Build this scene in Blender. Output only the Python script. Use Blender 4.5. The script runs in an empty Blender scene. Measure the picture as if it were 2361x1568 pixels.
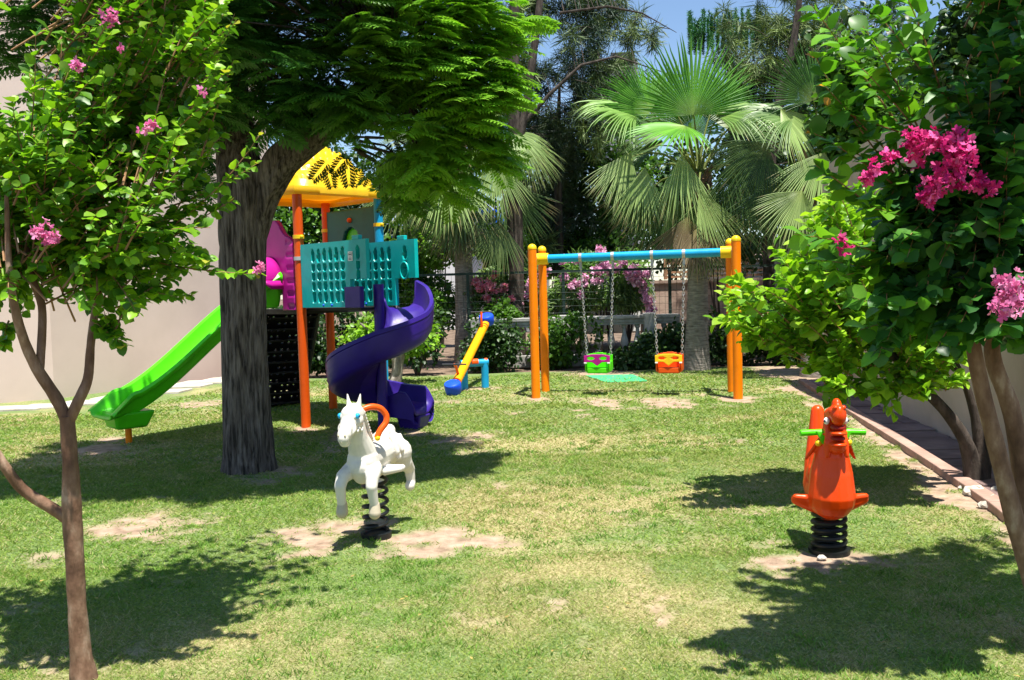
import bpy, math, random
import numpy as np
from mathutils import Vector, Matrix
C = bpy.context.scene.collection
SC = bpy.context.scene
# ------------------------------------------------------------------ camera
F, CX, CY = 2099.0, 1180.5, 784.0          # photo measured at 2361 x 1568
CH, TH, RO = 1.6, math.atan(117/2099.0), 0.028
fw = np.array([0, math.cos(TH), -math.sin(TH)]); r0 = np.array([1., 0, 0]); u0 = np.array([0, math.sin(TH), math.cos(TH)])
RT = math.cos(RO)*r0 - math.sin(RO)*u0; UP = math.cos(RO)*u0 + math.sin(RO)*r0
cam = bpy.data.cameras.new('camera'); co = bpy.data.objects.new('camera', cam); C.objects.link(co)
cam.sensor_width = 36; cam.lens = 32; cam.clip_end = 600; cam.clip_start = .05
co.matrix_world = Matrix(((RT[0], UP[0], -fw[0], 0), (RT[1], UP[1], -fw[1], 0), (RT[2], UP[2], -fw[2], CH), (0, 0, 0, 1)))
SC.camera = co
# ------------------------------------------------------------------ light
SUN = Vector((-.13, .25, -1)).normalized()      # direction the light travels
w = bpy.data.worlds.new('World'); SC.world = w; w.use_nodes = True
nt = w.node_tree; bg = nt.nodes['Background']
sky = nt.nodes.new('ShaderNodeTexSky'); sky.sky_type = 'NISHITA'; sky.sun_disc = False
sky.sun_elevation = math.asin(-SUN.z); sky.sun_rotation = math.atan2(-SUN.x, -SUN.y)
sky.air_density = 1.0; sky.dust_density = .15; sky.ozone_density = 3.5
nt.links.new(sky.outputs[0], bg.inputs[0]); bg.inputs[1].default_value = .09
sl = bpy.data.lights.new('sun', 'SUN'); sl.energy = 5.0; sl.angle = math.radians(.5); sl.color = (1, .96, .88)
so = bpy.data.objects.new('sun', sl); C.objects.link(so); so.location = (2, -4, 20)
so.rotation_euler = SUN.to_track_quat('-Z', 'Y').to_euler()
SC.view_settings.view_transform = 'Standard'; SC.view_settings.look = 'None'
SC.view_settings.exposure = 1.0; SC.view_settings.gamma = 1
SC.cycles.max_bounces = 8; SC.cycles.transmission_bounces = 4; SC.cycles.diffuse_bounces = 3
# ------------------------------------------------------------------ helpers
rs = np.random.RandomState(7)
def ray(x, y): return fw + RT*(x-CX)/F + UP*(CY-y)/F
def at(x, y, D):
    d = ray(x, y); return np.array([0, 0, CH]) + d*(D/d[1])
def G(x, y, z=0.):
    d = ray(x, y); return np.array([0, 0, CH]) + d*((z-CH)/d[2])
def V(*a): return np.array(a, float)
def nrm(v):
    v = np.asarray(v, float); return v/(np.linalg.norm(v, axis=-1, keepdims=True)+1e-9)
def lin(*c):
    return tuple(((x/255.)/12.92 if x <= 10 else (((x/255.)+.055)/1.055)**2.4) for x in c)
def tag(o, label=None, cat=None, group=None, kind=None):
    if label: o['label'] = label
    if cat: o['category'] = cat
    if group: o['group'] = group
    if kind: o['kind'] = kind
    return o
def empty(name, loc=(0, 0, 0), **k):
    o = bpy.data.objects.new(name, None); C.objects.link(o); o.location = [float(a) for a in loc]; o.empty_display_size = .1
    tag(o, **k); bpy.context.view_layer.update(); return o
def link(name, me, mat, parent=None, smooth=True, mods=()):
    o = bpy.data.objects.new(name, me); C.objects.link(o)
    if mat: me.materials.append(mat)
    if smooth and len(me.polygons): me.polygons.foreach_set('use_smooth', [True]*len(me.polygons))
    if parent is not None:
        o.parent = parent; o.matrix_parent_inverse = Matrix.Translation(parent.location).inverted()
    return o
def copy_thing(root, loc, rz=0, sc=1., label=None):
    """copies the thing and its parts; loc = world translation of the root"""
    r = root.copy(); C.objects.link(r); r.location = [float(a) for a in loc]; r.rotation_euler = (0, 0, rz); r.scale = (sc, sc, sc)
    if label: r['label'] = label
    for ch in list(root.children):
        c = ch.copy(); C.objects.link(c); c.parent = r
    return r
def fastmesh(name, verts, faces, q):
    """verts (N,3), faces (M,q) arrays"""
    me = bpy.data.meshes.new(name); n = len(verts); m = len(faces)
    me.vertices.add(n); me.vertices.foreach_set('co', np.asarray(verts, np.float32).ravel())
    me.loops.add(m*q); me.loops.foreach_set('vertex_index', np.asarray(faces, np.int32).ravel())
    me.polygons.add(m); me.polygons.foreach_set('loop_start', np.arange(0, m*q, q, dtype=np.int32))
    me.update(calc_edges=True); return me
def setcol(me, col, name='col'):
    a = me.attributes.new(name, 'FLOAT_COLOR', 'POINT')
    c = np.ones((len(col), 4), np.float32); c[:, :3] = col; a.data.foreach_set('color', c.ravel())
def instances(name, tv, tf, pos, X, Y, Z, col, mat, parent=None, smooth=False):
    """tv template verts (k,3); X,Y,Z scaled basis (N,3) ; col (N,3)"""
    tv = np.asarray(tv, float); tf = np.asarray(tf); N = len(pos); k = len(tv)
    v = pos[:, None, :] + tv[None, :, 0:1]*X[:, None, :] + tv[None, :, 1:2]*Y[:, None, :] + tv[None, :, 2:3]*Z[:, None, :]
    f = (tf[None] + (np.arange(N)*k)[:, None, None]).reshape(-1, tf.shape[1])
    me = fastmesh(name, v.reshape(-1, 3), f, tf.shape[1])
    setcol(me, np.repeat(col, k, axis=0))
    return link(name, me, mat, parent, smooth)
def _h(ix, iy, s):
    n = (ix*374761393 + iy*668265263 + s*1442695) & 0x7fffffff
    n = ((n ^ (n >> 13))*1274126177) & 0x7fffffff
    return ((n ^ (n >> 16)) & 0xffff)/65535.
def vn(x, y, s=0):
    x = np.asarray(x, float); y = np.asarray(y, float)
    ix = np.floor(x).astype(np.int64); iy = np.floor(y).astype(np.int64); fx = x-ix; fy = y-iy
    fx = fx*fx*(3-2*fx); fy = fy*fy*(3-2*fy)
    a = _h(ix, iy, s); b = _h(ix+1, iy, s); c = _h(ix, iy+1, s); d = _h(ix+1, iy+1, s)
    return (a*(1-fx)+b*fx)*(1-fy) + (c*(1-fx)+d*fx)*fy
def fbm(x, y, s=0, o=4):
    t = 0; a = .5
    for i in range(o): t = t + a*vn(x*2**i, y*2**i, s+i*17); a *= .5
    return t/(1-.5**o)
# ------------------------------------------------------------------ mesh builder
class MB:
    def __init__(s): s.v = []; s.f = []
    def add(s, vs, fs):
        n = len(s.v); s.v += [tuple(map(float, a)) for a in vs]; s.f += [tuple(i+n for i in f) for f in fs]; return s
    def tube(s, pts, rad, n=12, caps=True, wob=0, seed=0):
        pts = [np.asarray(p, float) for p in pts]; m = len(pts)
        if np.isscalar(rad): rad = [rad]*m
        tan = [nrm(pts[min(i+1, m-1)]-pts[max(i-1, 0)]) for i in range(m)]
        ref = V(0, 0, 1) if abs(tan[0][2]) < .9 else V(1, 0, 0)
        a = nrm(np.cross(tan[0], ref)); vs = []; rr = np.random.RandomState(seed); ph = rr.rand(8)*6.28
        for i in range(m):
            a = nrm(a - tan[i]*np.dot(a, tan[i])); b = np.cross(tan[i], a)
            for k in range(n):
                t = 2*math.pi*k/n; r = rad[i]
                if wob: r *= 1+wob*(math.sin(3*t+ph[0]+i*.4)*.5+math.sin(5*t+ph[1]-i*.7)*.4+math.sin(2*t+ph[2]+i*1.3)*.5+math.sin(i*2.1+ph[3])*.4)
                vs.append(pts[i] + a*math.cos(t)*r + b*math.sin(t)*r)
        fs = [(i*n+k, i*n+(k+1) % n, (i+1)*n+(k+1) % n, (i+1)*n+k) for i in range(m-1) for k in range(n)]
        if caps: fs += [tuple(range(n-1, -1, -1)), tuple((m-1)*n+k for k in range(n))]
        return s.add(vs, fs)
    def box(s, c, sz, ax=None):
        ax = ax or (V(1, 0, 0), V(0, 1, 0), V(0, 0, 1)); c = np.asarray(c, float)
        vs = [c + ax[0]*sz[0]/2*i + ax[1]*sz[1]/2*j + ax[2]*sz[2]/2*k for i in (-1, 1) for j in (-1, 1) for k in (-1, 1)]
        return s.add(vs, [(0, 1, 3, 2), (4, 6, 7, 5), (0, 4, 5, 1), (2, 3, 7, 6), (0, 2, 6, 4), (1, 5, 7, 3)])
    def ball(s, c, r, n=12, ax=None):
        if np.isscalar(r): r = (r, r, r)
        ax = ax or (V(1, 0, 0), V(0, 1, 0), V(0, 0, 1)); c = np.asarray(c, float); vs = []; m = n
        for i in range(1, m):
            p = math.pi*i/m
            for k in range(2*n):
                t = math.pi*k/n
                vs.append(c+ax[0]*r[0]*math.sin(p)*math.cos(t)+ax[1]*r[1]*math.sin(p)*math.sin(t)+ax[2]*r[2]*math.cos(p))
        q = 2*n; fs = [(i*q+k, (i+1)*q+k, (i+1)*q+(k+1) % q, i*q+(k+1) % q) for i in range(m-2) for k in range(q)]
        t = len(vs); vs += [c+ax[2]*r[2], c-ax[2]*r[2]]
        fs += [(t, k, (k+1) % q) for k in range(q)] + [(t+1, (m-2)*q+(k+1) % q, (m-2)*q+k) for k in range(q)]
        return s.add(vs, fs)
    def caps(s, p, q, r1, r2, n=10):          # tapered capsule, for the remeshed figures
        p = np.asarray(p, float); q = np.asarray(q, float); k = 6
        s.tube([p+(q-p)*i/k for i in range(k+1)], [r1+(r2-r1)*i/k for i in range(k+1)], 16)
        s.ball(p, r1, 8); s.ball(q, r2, 8); return s
    def prism(s, pts, z0, z1):
        n = len(pts); vs = [(p[0], p[1], z0) for p in pts]+[(p[0], p[1], z1) for p in pts]
        return s.add(vs, [tuple(range(n-1, -1, -1)), tuple(range(n, 2*n))]+[(i, (i+1) % n, (i+1) % n+n, i+n) for i in range(n)])
    def build(s, name, mat, parent=None, smooth=True, bevel=0, remesh=0, sm=0):
        me = bpy.data.meshes.new(name); me.from_pydata(s.v, [], s.f); me.update()
        import bmesh
        b = bmesh.new(); b.from_mesh(me); bmesh.ops.recalc_face_normals(b, faces=b.faces); b.to_mesh(me); b.free()
        o = link(name, me, mat, parent, smooth)
        if bevel:
            m = o.modifiers.new('b', 'BEVEL'); m.width = bevel; m.segments = 2; m.limit_method = 'ANGLE'; m.angle_limit = .9
        if remesh:
            m = o.modifiers.new('r', 'REMESH'); m.mode = 'VOXEL'; m.voxel_size = remesh; m.use_smooth_shade = True
            m = o.modifiers.new('s', 'SMOOTH'); m.iterations = sm; m.factor = .6
        elif smooth:
            try: me.set_sharp_from_angle(angle=math.radians(38))
            except Exception: pass
        return o
def cutout(name, mat, O, ex, ez, ey, w, h, res, inside, depth=None, t=.02, parent=None, smooth=False):
    """plate spanned by ex (width) and ez (height) from O, thickness t along ey, cells kept where inside(x,z); depth(x,z) pushes the ey- face inward"""
    nx = max(2, int(round(w/res))); nz = max(2, int(round(h/res)))
    xs = np.linspace(0, w, nx+1); zs = np.linspace(0, h, nz+1)
    XX, ZZ = np.meshgrid(xs, zs, indexing='ij')
    xc = (xs[1:]+xs[:-1])/2; zc = (zs[1:]+zs[:-1])/2; XC, ZC = np.meshgrid(xc, zc, indexing='ij')
    K = inside(XC, ZC)
    dp = depth(XX, ZZ) if depth else 0*XX
    P = O + XX[..., None]*ex + ZZ[..., None]*ez
    fr = P - ey*(t/2) + ey*dp[..., None]; bk = P + ey*(t/2) + (ey*np.maximum(0, dp-t*.6)[..., None])
    vs = np.concatenate([fr.reshape(-1, 3), bk.reshape(-1, 3)]); N = (nx+1)*(nz+1)
    idx = lambda i, j: i*(nz+1)+j
    fs = []
    for i in range(nx):
        for j in range(nz):
            if not K[i, j]: continue
            a, b, c, d = idx(i, j), idx(i+1, j), idx(i+1, j+1), idx(i, j+1)
            fs.append((a, b, c, d)); fs.append((a+N, d+N, c+N, b+N))
            if i == 0 or not K[i-1, j]: fs.append((a, d, d+N, a+N))
            if i == nx-1 or not K[i+1, j]: fs.append((b, b+N, c+N, c))
            if j == 0 or not K[i, j-1]: fs.append((a, a+N, b+N, b))
            if j == nz-1 or not K[i, j+1]: fs.append((d, c, c+N, d+N))
    me = fastmesh(name, vs, np.array(fs), 4)
    o = link(name, me, mat, parent, smooth)
    if smooth:
        try: me.set_sharp_from_angle(angle=math.radians(50))
        except Exception: pass
    return o
# ------------------------------------------------------------------ materials
def newmat(name):
    m = bpy.data.materials.new(name); m.use_nodes = True; return m, m.node_tree, m.node_tree.nodes['Principled BSDF']
def N(t, ty, **k):
    n = t.nodes.new(ty)
    for a, b in k.items(): setattr(n, a, b)
    return n
def noise(t, scale, detail=4, vec=None, stretch=None, rough=.6):
    n = N(t, 'ShaderNodeTexNoise'); n.inputs['Scale'].default_value = scale; n.inputs['Detail'].default_value = detail; n.inputs['Roughness'].default_value = rough
    tc = N(t, 'ShaderNodeTexCoord'); o = tc.outputs['Object']
    if stretch:
        mp = N(t, 'ShaderNodeMapping'); mp.inputs['Scale'].default_value = stretch; t.links.new(o, mp.inputs[0]); o = mp.outputs[0]
    t.links.new(o, n.inputs['Vector']); return n
def ramp(t, fac, cols, pos=None):
    r = N(t, 'ShaderNodeValToRGB'); el = r.color_ramp.elements
    pos = pos or [i/(len(cols)-1) for i in range(len(cols))]
    while len(el) < len(cols): el.new(.5)
    for e, c, p in zip(el, cols, pos): e.position = p; e.color = (*c, 1)
    t.links.new(fac, r.inputs[0]); return r
def surf(name, cols, scale=8, rough=.8, bump=.2, bscale=None, stretch=None, pos=None, detail=5, spec=.3, bdist=.01):
    m, t, b = newmat(name); n = noise(t, scale, detail, stretch=stretch); r = ramp(t, n.outputs[0], cols, pos or [.3+.4*i/(len(cols)-1) for i in range(len(cols))])
    t.links.new(r.outputs[0], b.inputs['Base Color']); b.inputs['Roughness'].default_value = rough; b.inputs['Specular IOR Level'].default_value = spec
    if bump:
        n2 = noise(t, bscale or scale*3, 5, stretch=stretch); bp = N(t, 'ShaderNodeBump'); bp.inputs['Strength'].default_value = bump; bp.inputs['Distance'].default_value = bdist
        t.links.new(n2.outputs[0], bp.inputs['Height']); t.links.new(bp.outputs[0], b.inputs['Normal'])
    return m
def plastic(name, c, rough=.32, dirt=.12, scale=5):
    c = np.array(c); m, t, b = newmat(name); n = noise(t, scale, 6)
    r = ramp(t, n.outputs[0], [tuple(c*(1-dirt)*.9), tuple(c), tuple(np.minimum(c*1.06, 1))], [.25, .5, .8])
    t.links.new(r.outputs[0], b.inputs['Base Color'])
    n2 = noise(t, 14, 4); mr = N(t, 'ShaderNodeMapRange'); mr.inputs['To Min'].default_value = rough-.08; mr.inputs['To Max'].default_value = rough+.16
    t.links.new(n2.outputs[0], mr.inputs[0]); t.links.new(mr.outputs[0], b.inputs['Roughness']); b.inputs['Specular IOR Level'].default_value = .32
    bp = N(t, 'ShaderNodeBump'); bp.inputs['Strength'].default_value = .08; bp.inputs['Distance'].default_value = .01; n3 = noise(t, 30, 3)
    t.links.new(n3.outputs[0], bp.inputs['Height']); t.links.new(bp.outputs[0], b.inputs['Normal']); return m
def leafmat(name, trans=.35, rough=.42, ty=(1.25, 1.3, .55), spec=.45):
    m, t, b = newmat(name); a = N(t, 'ShaderNodeAttribute', attribute_name='col')
    t.links.new(a.outputs['Color'], b.inputs['Base Color']); b.inputs['Roughness'].default_value = rough; b.inputs['Specular IOR Level'].default_value = spec
    tr = N(t, 'ShaderNodeBsdfTranslucent'); mu = N(t, 'ShaderNodeMix', data_type='RGBA', blend_type='MULTIPLY'); mu.inputs[0].default_value = 1
    t.links.new(a.outputs['Color'], mu.inputs[6]); mu.inputs[7].default_value = (*ty, 1); t.links.new(mu.outputs[2], tr.inputs[0])
    mx = N(t, 'ShaderNodeMixShader'); mx.inputs[0].default_value = trans
    t.links.new(b.outputs[0], mx.inputs[1]); t.links.new(tr.outputs[0], mx.inputs[2]); t.links.new(mx.outputs[0], t.nodes['Material Output'].inputs[0]); return m
M = {}
M['leaf'] = leafmat('leaf', .42); M['gleaf'] = leafmat('glossy_leaf', .42, .4, spec=.35); M['palm'] = leafmat('palm_leaf', .25, .4)
M['grass'] = leafmat('grass_blade', .25, .6, (1.1, 1.15, .6), .2); M['needle'] = leafmat('needle', .15, .6); M['petal'] = leafmat('petal', .35, .6, (1, .9, .95), .2)
M['bark'] = surf('furrowed_bark', [(.035, .028, .023), (.115, .094, .08), (.22, .185, .16)], 15, .95, 1, 17, (2.3, 2.3, .24), detail=7, bdist=.06, pos=[.38, .48, .64])
M['smoothbark'] = surf('smooth_bark', [(.085, .042, .024), (.16, .085, .05), (.23, .135, .085), (.38, .27, .19)], 11, .8, .9, 26, (1, 1, .45), bdist=.010, pos=[.32, .46, .56, .68])
M['darkbark'] = surf('dark_bark', [(.02, .015, .012), (.06, .046, .036), (.12, .095, .08)], 10, .95, .8, 20, (1, 1, .3), bdist=.03)
M['palmbark'] = surf('palm_bark', [(.12, .10, .085), (.24, .21, .18), (.34, .30, .26)], 12, .95, .8, 14, (.6, .6, 3.2), bdist=.03)
M['palmboot'] = surf('palm_boot', [(.05, .028, .016), (.16, .10, .06), (.30, .20, .13)], 9, .95, .6, 18)
M['paleb'] = surf('pale_bark', [(.10, .08, .065), (.24, .20, .17), (.40, .36, .31)], 10, .9, .8, 22, (1, 1, .5), bdist=.02)
M['twig'] = surf('twig', [(.22, .11, .05), (.34, .19, .09)], 20, .7, 0)
M['wallL'] = surf('pink_render', [(.56, .44, .385), (.60, .475, .415), (.63, .50, .44)], 1.2, .95, .25, 60, bdist=.004)
M['wallR'] = surf('beige_render', [(.40, .32, .26), (.50, .40, .33), (.55, .44, .37)], 1.3, .95, .3, 45, bdist=.006)
M['stonewall'] = surf('pink_stone_wall', [(.30, .20, .15), (.48, .34, .27), (.56, .42, .33)], 3, .95, .5, 8, bdist=.02)
M['whitew'] = surf('white_render', [(.62, .62, .62), (.78, .78, .77)], 1, .8, 0)
M['greyw'] = surf('grey_screen', [(.20, .21, .22), (.32, .33, .33)], 1.5, .9, .3, 3)
M['bluew'] = plastic('blue_paint', lin(30, 100, 210), .5)
M['conc'] = surf('weathered_concrete', [(.18, .175, .16), (.38, .37, .345), (.54, .52, .49)], 4, .95, .4, 18)
M['slab'] = surf('pale_slab', [(.34, .30, .25), (.50, .45, .38), (.60, .55, .48)], 3, .95, .4, 25)
M['slate'] = surf('purple_flagstone', [(.13, .085, .08), (.22, .15, .14), (.31, .22, .20)], 2.2, .9, .9, 7, bdist=.03)
M['curb'] = surf('pink_kerb', [(.30, .18, .14), (.46, .30, .24)], 5, .95, .4, 25)
M['soil'] = surf('soil', [(.05, .035, .022), (.16, .11, .075), (.28, .20, .145)], 3, .98, .8, 14, bdist=.03)
M['iron'] = plastic('dark_green_iron', (.012, .03, .022), .5)
M['wood'] = surf('slat_wood', [(.30, .15, .08), (.5, .28, .16)], 6, .7, .2, 20, (.3, 1, 1))
M['orange'] = plastic('orange_paint', (.98, .24, .002), .26, .05); M['dorange'] = plastic('deep_orange_paint', (.74, .092, .004), .3, .08)
M['amber'] = plastic('amber_paint', (.95, .40, .004), .28, .06); M['teal'] = plastic('turquoise_plastic', (.002, .46, .45), .34, .12); M['tealshade'] = plastic('shaded_teal_plastic', (.02, .13, .15), .42)  # last entry: turquoise with shade painted in, for the rear panel
M['blue'] = plastic('sky_blue_paint', (.01, .33, .62), .3, .15); M['rblue'] = plastic('royal_blue_plastic', (.01, .075, .75), .35)
M['mag'] = plastic('magenta_plastic', (.44, .012, .25), .3); M['green'] = plastic('lime_green_plastic', (.09, .70, .008), .28)
M['purple'] = plastic('purple_plastic', (.034, .013, .215), .36, .2); M['black'] = plastic('black_plastic', (.012, .011, .013), .45)
M['yplast'] = plastic('yellow_plastic', (.92, .60, .012), .35); M['steel'] = plastic('steel', (.5, .5, .5), .35); M['steel'].node_tree.nodes['Principled BSDF'].inputs['Metallic'].default_value = .6
M['darksteel'] = plastic('dark_steel', (.05, .05, .055), .4); M['grey'] = plastic('grey_clamp', (.45, .5, .52), .4)
M['white'] = plastic('white_plastic', (.70, .66, .59), .45, .10, 9); M['hoof'] = plastic('beige_hoof', (.52, .45, .33), .5)
M['rider'] = plastic('orange_red_plastic', (.84, .062, .002), .28, .15, 4); M['redin'] = plastic('dark_red_plastic', (.30, .012, .008), .4)
M['eyeb'] = plastic('blue_eye', (.02, .42, .80), .3); M['pure'] = plastic('white_paint', (.85, .85, .83), .4); M['ink'] = plastic('ink', (.03, .04, .06), .5)
M['spring'] = plastic('black_spring', (.010, .012, .012), .35); M['mat'] = surf('green_mat', [(.04, .36, .14), (.08, .52, .22)], 10, .8, .3, 40)
# yellow roof: translucent shell
m, t, b = newmat('yellow_roof_plastic'); n = noise(t, 6, 5); r = ramp(t, n.outputs[0], [(.82, .52, .008), (.92, .68, .012)], [.3, .7])
t.links.new(r.outputs[0], b.inputs['Base Color']); b.inputs['Roughness'].default_value = .3
tr = N(t, 'ShaderNodeBsdfTranslucent'); tr.inputs[0].default_value = (.95, .36, .01, 1); mx = N(t, 'ShaderNodeMixShader'); mx.inputs[0].default_value = .32
t.links.new(b.outputs[0], mx.inputs[1]); t.links.new(tr.outputs[0], mx.inputs[2]); t.links.new(mx.outputs[0], t.nodes['Material Output'].inputs[0]); M['roof'] = m
# lawn surface under the blades
m, t, b = newmat('lawn_surface'); b.inputs['Roughness'].default_value = .95; b.inputs['Specular IOR Level'].default_value = .1
at_ = N(t, 'ShaderNodeAttribute', attribute_name='col'); sep = N(t, 'ShaderNodeSeparateColor'); t.links.new(at_.outputs['Color'], sep.inputs[0])
n1 = noise(t, 55, 5); n2 = noise(t, 9, 5); n3 = noise(t, 3.5, 6)
g1 = ramp(t, n1.outputs[0], [(.055, .095, .022), (.15, .215, .07), (.27, .32, .13)], [.3, .5, .72])
d1 = ramp(t, n1.outputs[0], [(.17, .15, .06), (.36, .31, .15), (.48, .42, .22)], [.3, .5, .72])
s1 = ramp(t, n2.outputs[0], [(.20, .135, .09), (.37, .265, .19), (.50, .38, .285)], [.28, .5, .75])
def mixc(t, fac, a, bb):
    mm = N(t, 'ShaderNodeMix', data_type='RGBA'); t.links.new(fac, mm.inputs[0]); t.links.new(a, mm.inputs[6]); t.links.new(bb, mm.inputs[7]); return mm
q1 = mixc(t, sep.outputs[0], g1.outputs[0], d1.outputs[0]); q2 = mixc(t, sep.outputs[1], q1.outputs[2], s1.outputs[0])
t.links.new(q2.outputs[2], b.inputs['Base Color'])
bp = N(t, 'ShaderNodeBump'); bp.inputs['Strength'].default_value = .7; bp.inputs['Distance'].default_value = .02; t.links.new(n1.outputs[0], bp.inputs['Height']); t.links.new(bp.outputs[0], b.inputs['Normal'])
M['lawn'] = m
# ------------------------------------------------------------------ ground
MB().prism([(-260, -60), (260, -60), (260, 420), (-260, 420)], -.5, -.03).build('ground', M['soil'], smooth=False)['kind'] = 'structure'
# (px, py, rx, ry, strength) worn patches
PATCH = [(1010, 1248, 165, 38, 1.25), (735, 1228, 105, 38, 1.1), (865, 1215, 90, 30, .9), (1900, 1290, 175, 30, 1.3), (1800, 1262, 95, 20, .8), (345, 1215, 150, 30, .75), (110, 1285, 70, 18, .7),
         (210, 1035, 85, 13, 1.0), (1065, 1008, 85, 16, 1.0), (470, 930, 50, 9, 1), (660, 905, 60, 11, .9), (1388, 928, 62, 14, 1.1), (1552, 928, 62, 14, 1.1), (1236, 920, 30, 6, 1.3), (1705, 922, 50, 8, 1.3),
         (1440, 945, 230, 12, .45), (1390, 860, 90, 9, 1.3), (1080, 896, 70, 6, .9), (1035, 925, 45, 6, .7), (250, 1012, 40, 9, 1.2), (706, 990, 36, 9, 1.1), (60, 1400, 50, 20, .6), (1350, 1400, 420, 60, .30),
         (1500, 1330, 300, 30, .35), (950, 1380, 220, 40, .3), (2260, 1160, 60, 25, 1.3), (800, 1010, 120, 22, .8), (940, 1000, 50, 12, 1), (620, 1090, 90, 22, .9)]
PW = []
for px, py, rx, ry, s in PATCH:
    c = G(px, py); ex = np.linalg.norm(G(px+rx, py)-c); ey = abs(G(px, py+ry)[1]-G(px, py-ry)[1])/2; PW.append((c[0], c[1], ex, ey, s))
CU = [G(1850, 880), G(1960, 950), G(2060, 1012), G(2170, 1083), G(2300, 1172), G(2420, 1268)]       # kerb line, far to near
def kerbx(y):
    ys = np.array([p[1] for p in CU])[::-1]; xs = np.array([p[0] for p in CU])[::-1]; return np.interp(y, ys, xs)
def bare(x, y):
    wv = .55*(fbm(x*1.6, y*1.6, 3)-.5)*2; b = np.zeros_like(x)
    for cx, cy, ex, ey, s in PW:
        d = np.sqrt(((x-cx)/ex)**2 + ((y-cy)/ey)**2); b = np.maximum(b, s*np.clip(1.45-d+wv, 0, 1))
    bed = np.clip(1-(kerbx(y)-x-.02-.38*vn(x*2, y*2, 9))/.22, 0, 1)*1.1; b = np.maximum(b, np.where(y > 4.0, bed*(.75+.5*vn(x*3, y*3, 19)), 0))
    fine = fbm(x*7, y*7, 11, 3); fine2 = fbm(x*2.2, y*2.2, 23, 4)
    b = b + np.clip((fine2-.60)*4, 0, .5)
    fine3 = fbm(x*22, y*22, 31, 2)
    return np.clip((b-.42+(fine-.5)*1.5+(fine3-.5)*.9)*1.5, 0, 1)
def dry(x, y):
    d = fbm(x*.75, y*.75, 41, 4) + .22*np.exp(-((x-.5)/1.5)**2-((y-5.2)/2.4)**2) - .05
    return np.clip((d-.48)*3.6 + (fbm(x*5, y*5, 61, 3)-.5)*1.2, 0, 1)
gx = np.linspace(-9, 8, 270); gy = np.linspace(1.5, 17.4, 270); XX, YY = np.meshgrid(gx, gy, indexing='ij')
ZZ = (fbm(XX*1.2, YY*1.2, 5)-.5)*.03 - .012*bare(XX, YY)
idx = np.arange(270*270).reshape(270, 270); fs = np.stack([idx[:-1, :-1], idx[1:, :-1], idx[1:, 1:], idx[:-1, 1:]], -1).reshape(-1, 4)
me = fastmesh('lawn', np.stack([XX, YY, ZZ], -1).reshape(-1, 3), fs, 4)
setcol(me, np.stack([dry(XX, YY), bare(XX, YY), 0*XX], -1).reshape(-1, 3)); link('lawn', me, M['lawn'])['kind'] = 'structure'
def gz(x, y): return (fbm(x*1.2, y*1.2, 5)-.5)*.03 - .012*bare(x, y)
WB = [G(1900, 886), G(2000, 921), G(2120, 974), G(2240, 1030), G(2400, 1105), G(2700, 1245)]
def wallx(y):
    ys = np.array([p[1] for p in WB])[::-1]; xs = np.array([p[0] for p in WB])[::-1]; return np.interp(y, ys, xs)
# grass blades
P, L, Wd = [], [], []
def scatter(n, y0, y1, ln, wd):
    y = y0+(y1-y0)*rs.rand(n)**.8; x = (rs.rand(n)*2-1)*(y*.62+.5)
    ok = (x < kerbx(y)-.03) & (x > -8.6); x = x[ok]; y = y[ok]; b = bare(x, y); den = .55+.45*fbm(x*3, y*3, 77, 3)*1.6
    k = rs.rand(len(x)) < (1-b)**1.5*den; x = x[k]; y = y[k]
    k2 = ~((x < -5.9+.30*(y-13)) & (y > 13.0)); x = x[k2]; y = y[k2]
    return x, y, np.full(len(x), ln)*(.5+.8*rs.rand(len(x))), np.full(len(x), wd)*(.7+.6*rs.rand(len(x)))
parts = [scatter(330000, 2.7, 5.4, .027, .0036), scatter(260000, 5.2, 8.7, .033, .006), scatter(150000, 8.5, 12.5, .044, .011), scatter(70000, 12, 16.9, .055, .018)]
x, y, ln, wd = [np.concatenate(a) for a in zip(*parts)]
n = len(x); th = rs.rand(n)*6.283; tuft = fbm(x*1.3, y*1.3, 99, 3); ln *= .6+.9*tuft
lean = .5+.5*rs.rand(n)**.6; d = np.stack([np.cos(th)*lean, np.sin(th)*lean, 1.15-lean*.85], -1); d = nrm(d)
sd = nrm(np.cross(d, rs.randn(n, 3))); pos = np.stack([x, y, gz(x, y)-.002], -1)
dr = dry(x, y)[:, None]; rr = rs.rand(n, 1)
gc = V(.11, .205, .028)*(1-rr)+V(.31, .40, .075)*rr; dc = V(.34, .31, .12)*(1-rr)+V(.56, .48, .26)*rr
mask = (rs.rand(n, 1) < dr*.55+.11); hue = fbm(x*.9, y*.9, 123, 3)[:, None]
colg = np.where(mask, dc, gc*(1+(hue-.5)*V(.5, .1, .8)*1.2))
g = instances('grass', [(0, -.5, 0), (0, .5, 0), (1, 0, 0)], [(0, 1, 2)], pos, d*ln[:, None], sd*wd[:, None], d, colg, M['grass']); tag(g, 'short mown lawn grass with dry yellow patches between the play equipment', 'grass', kind='stuff')
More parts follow.
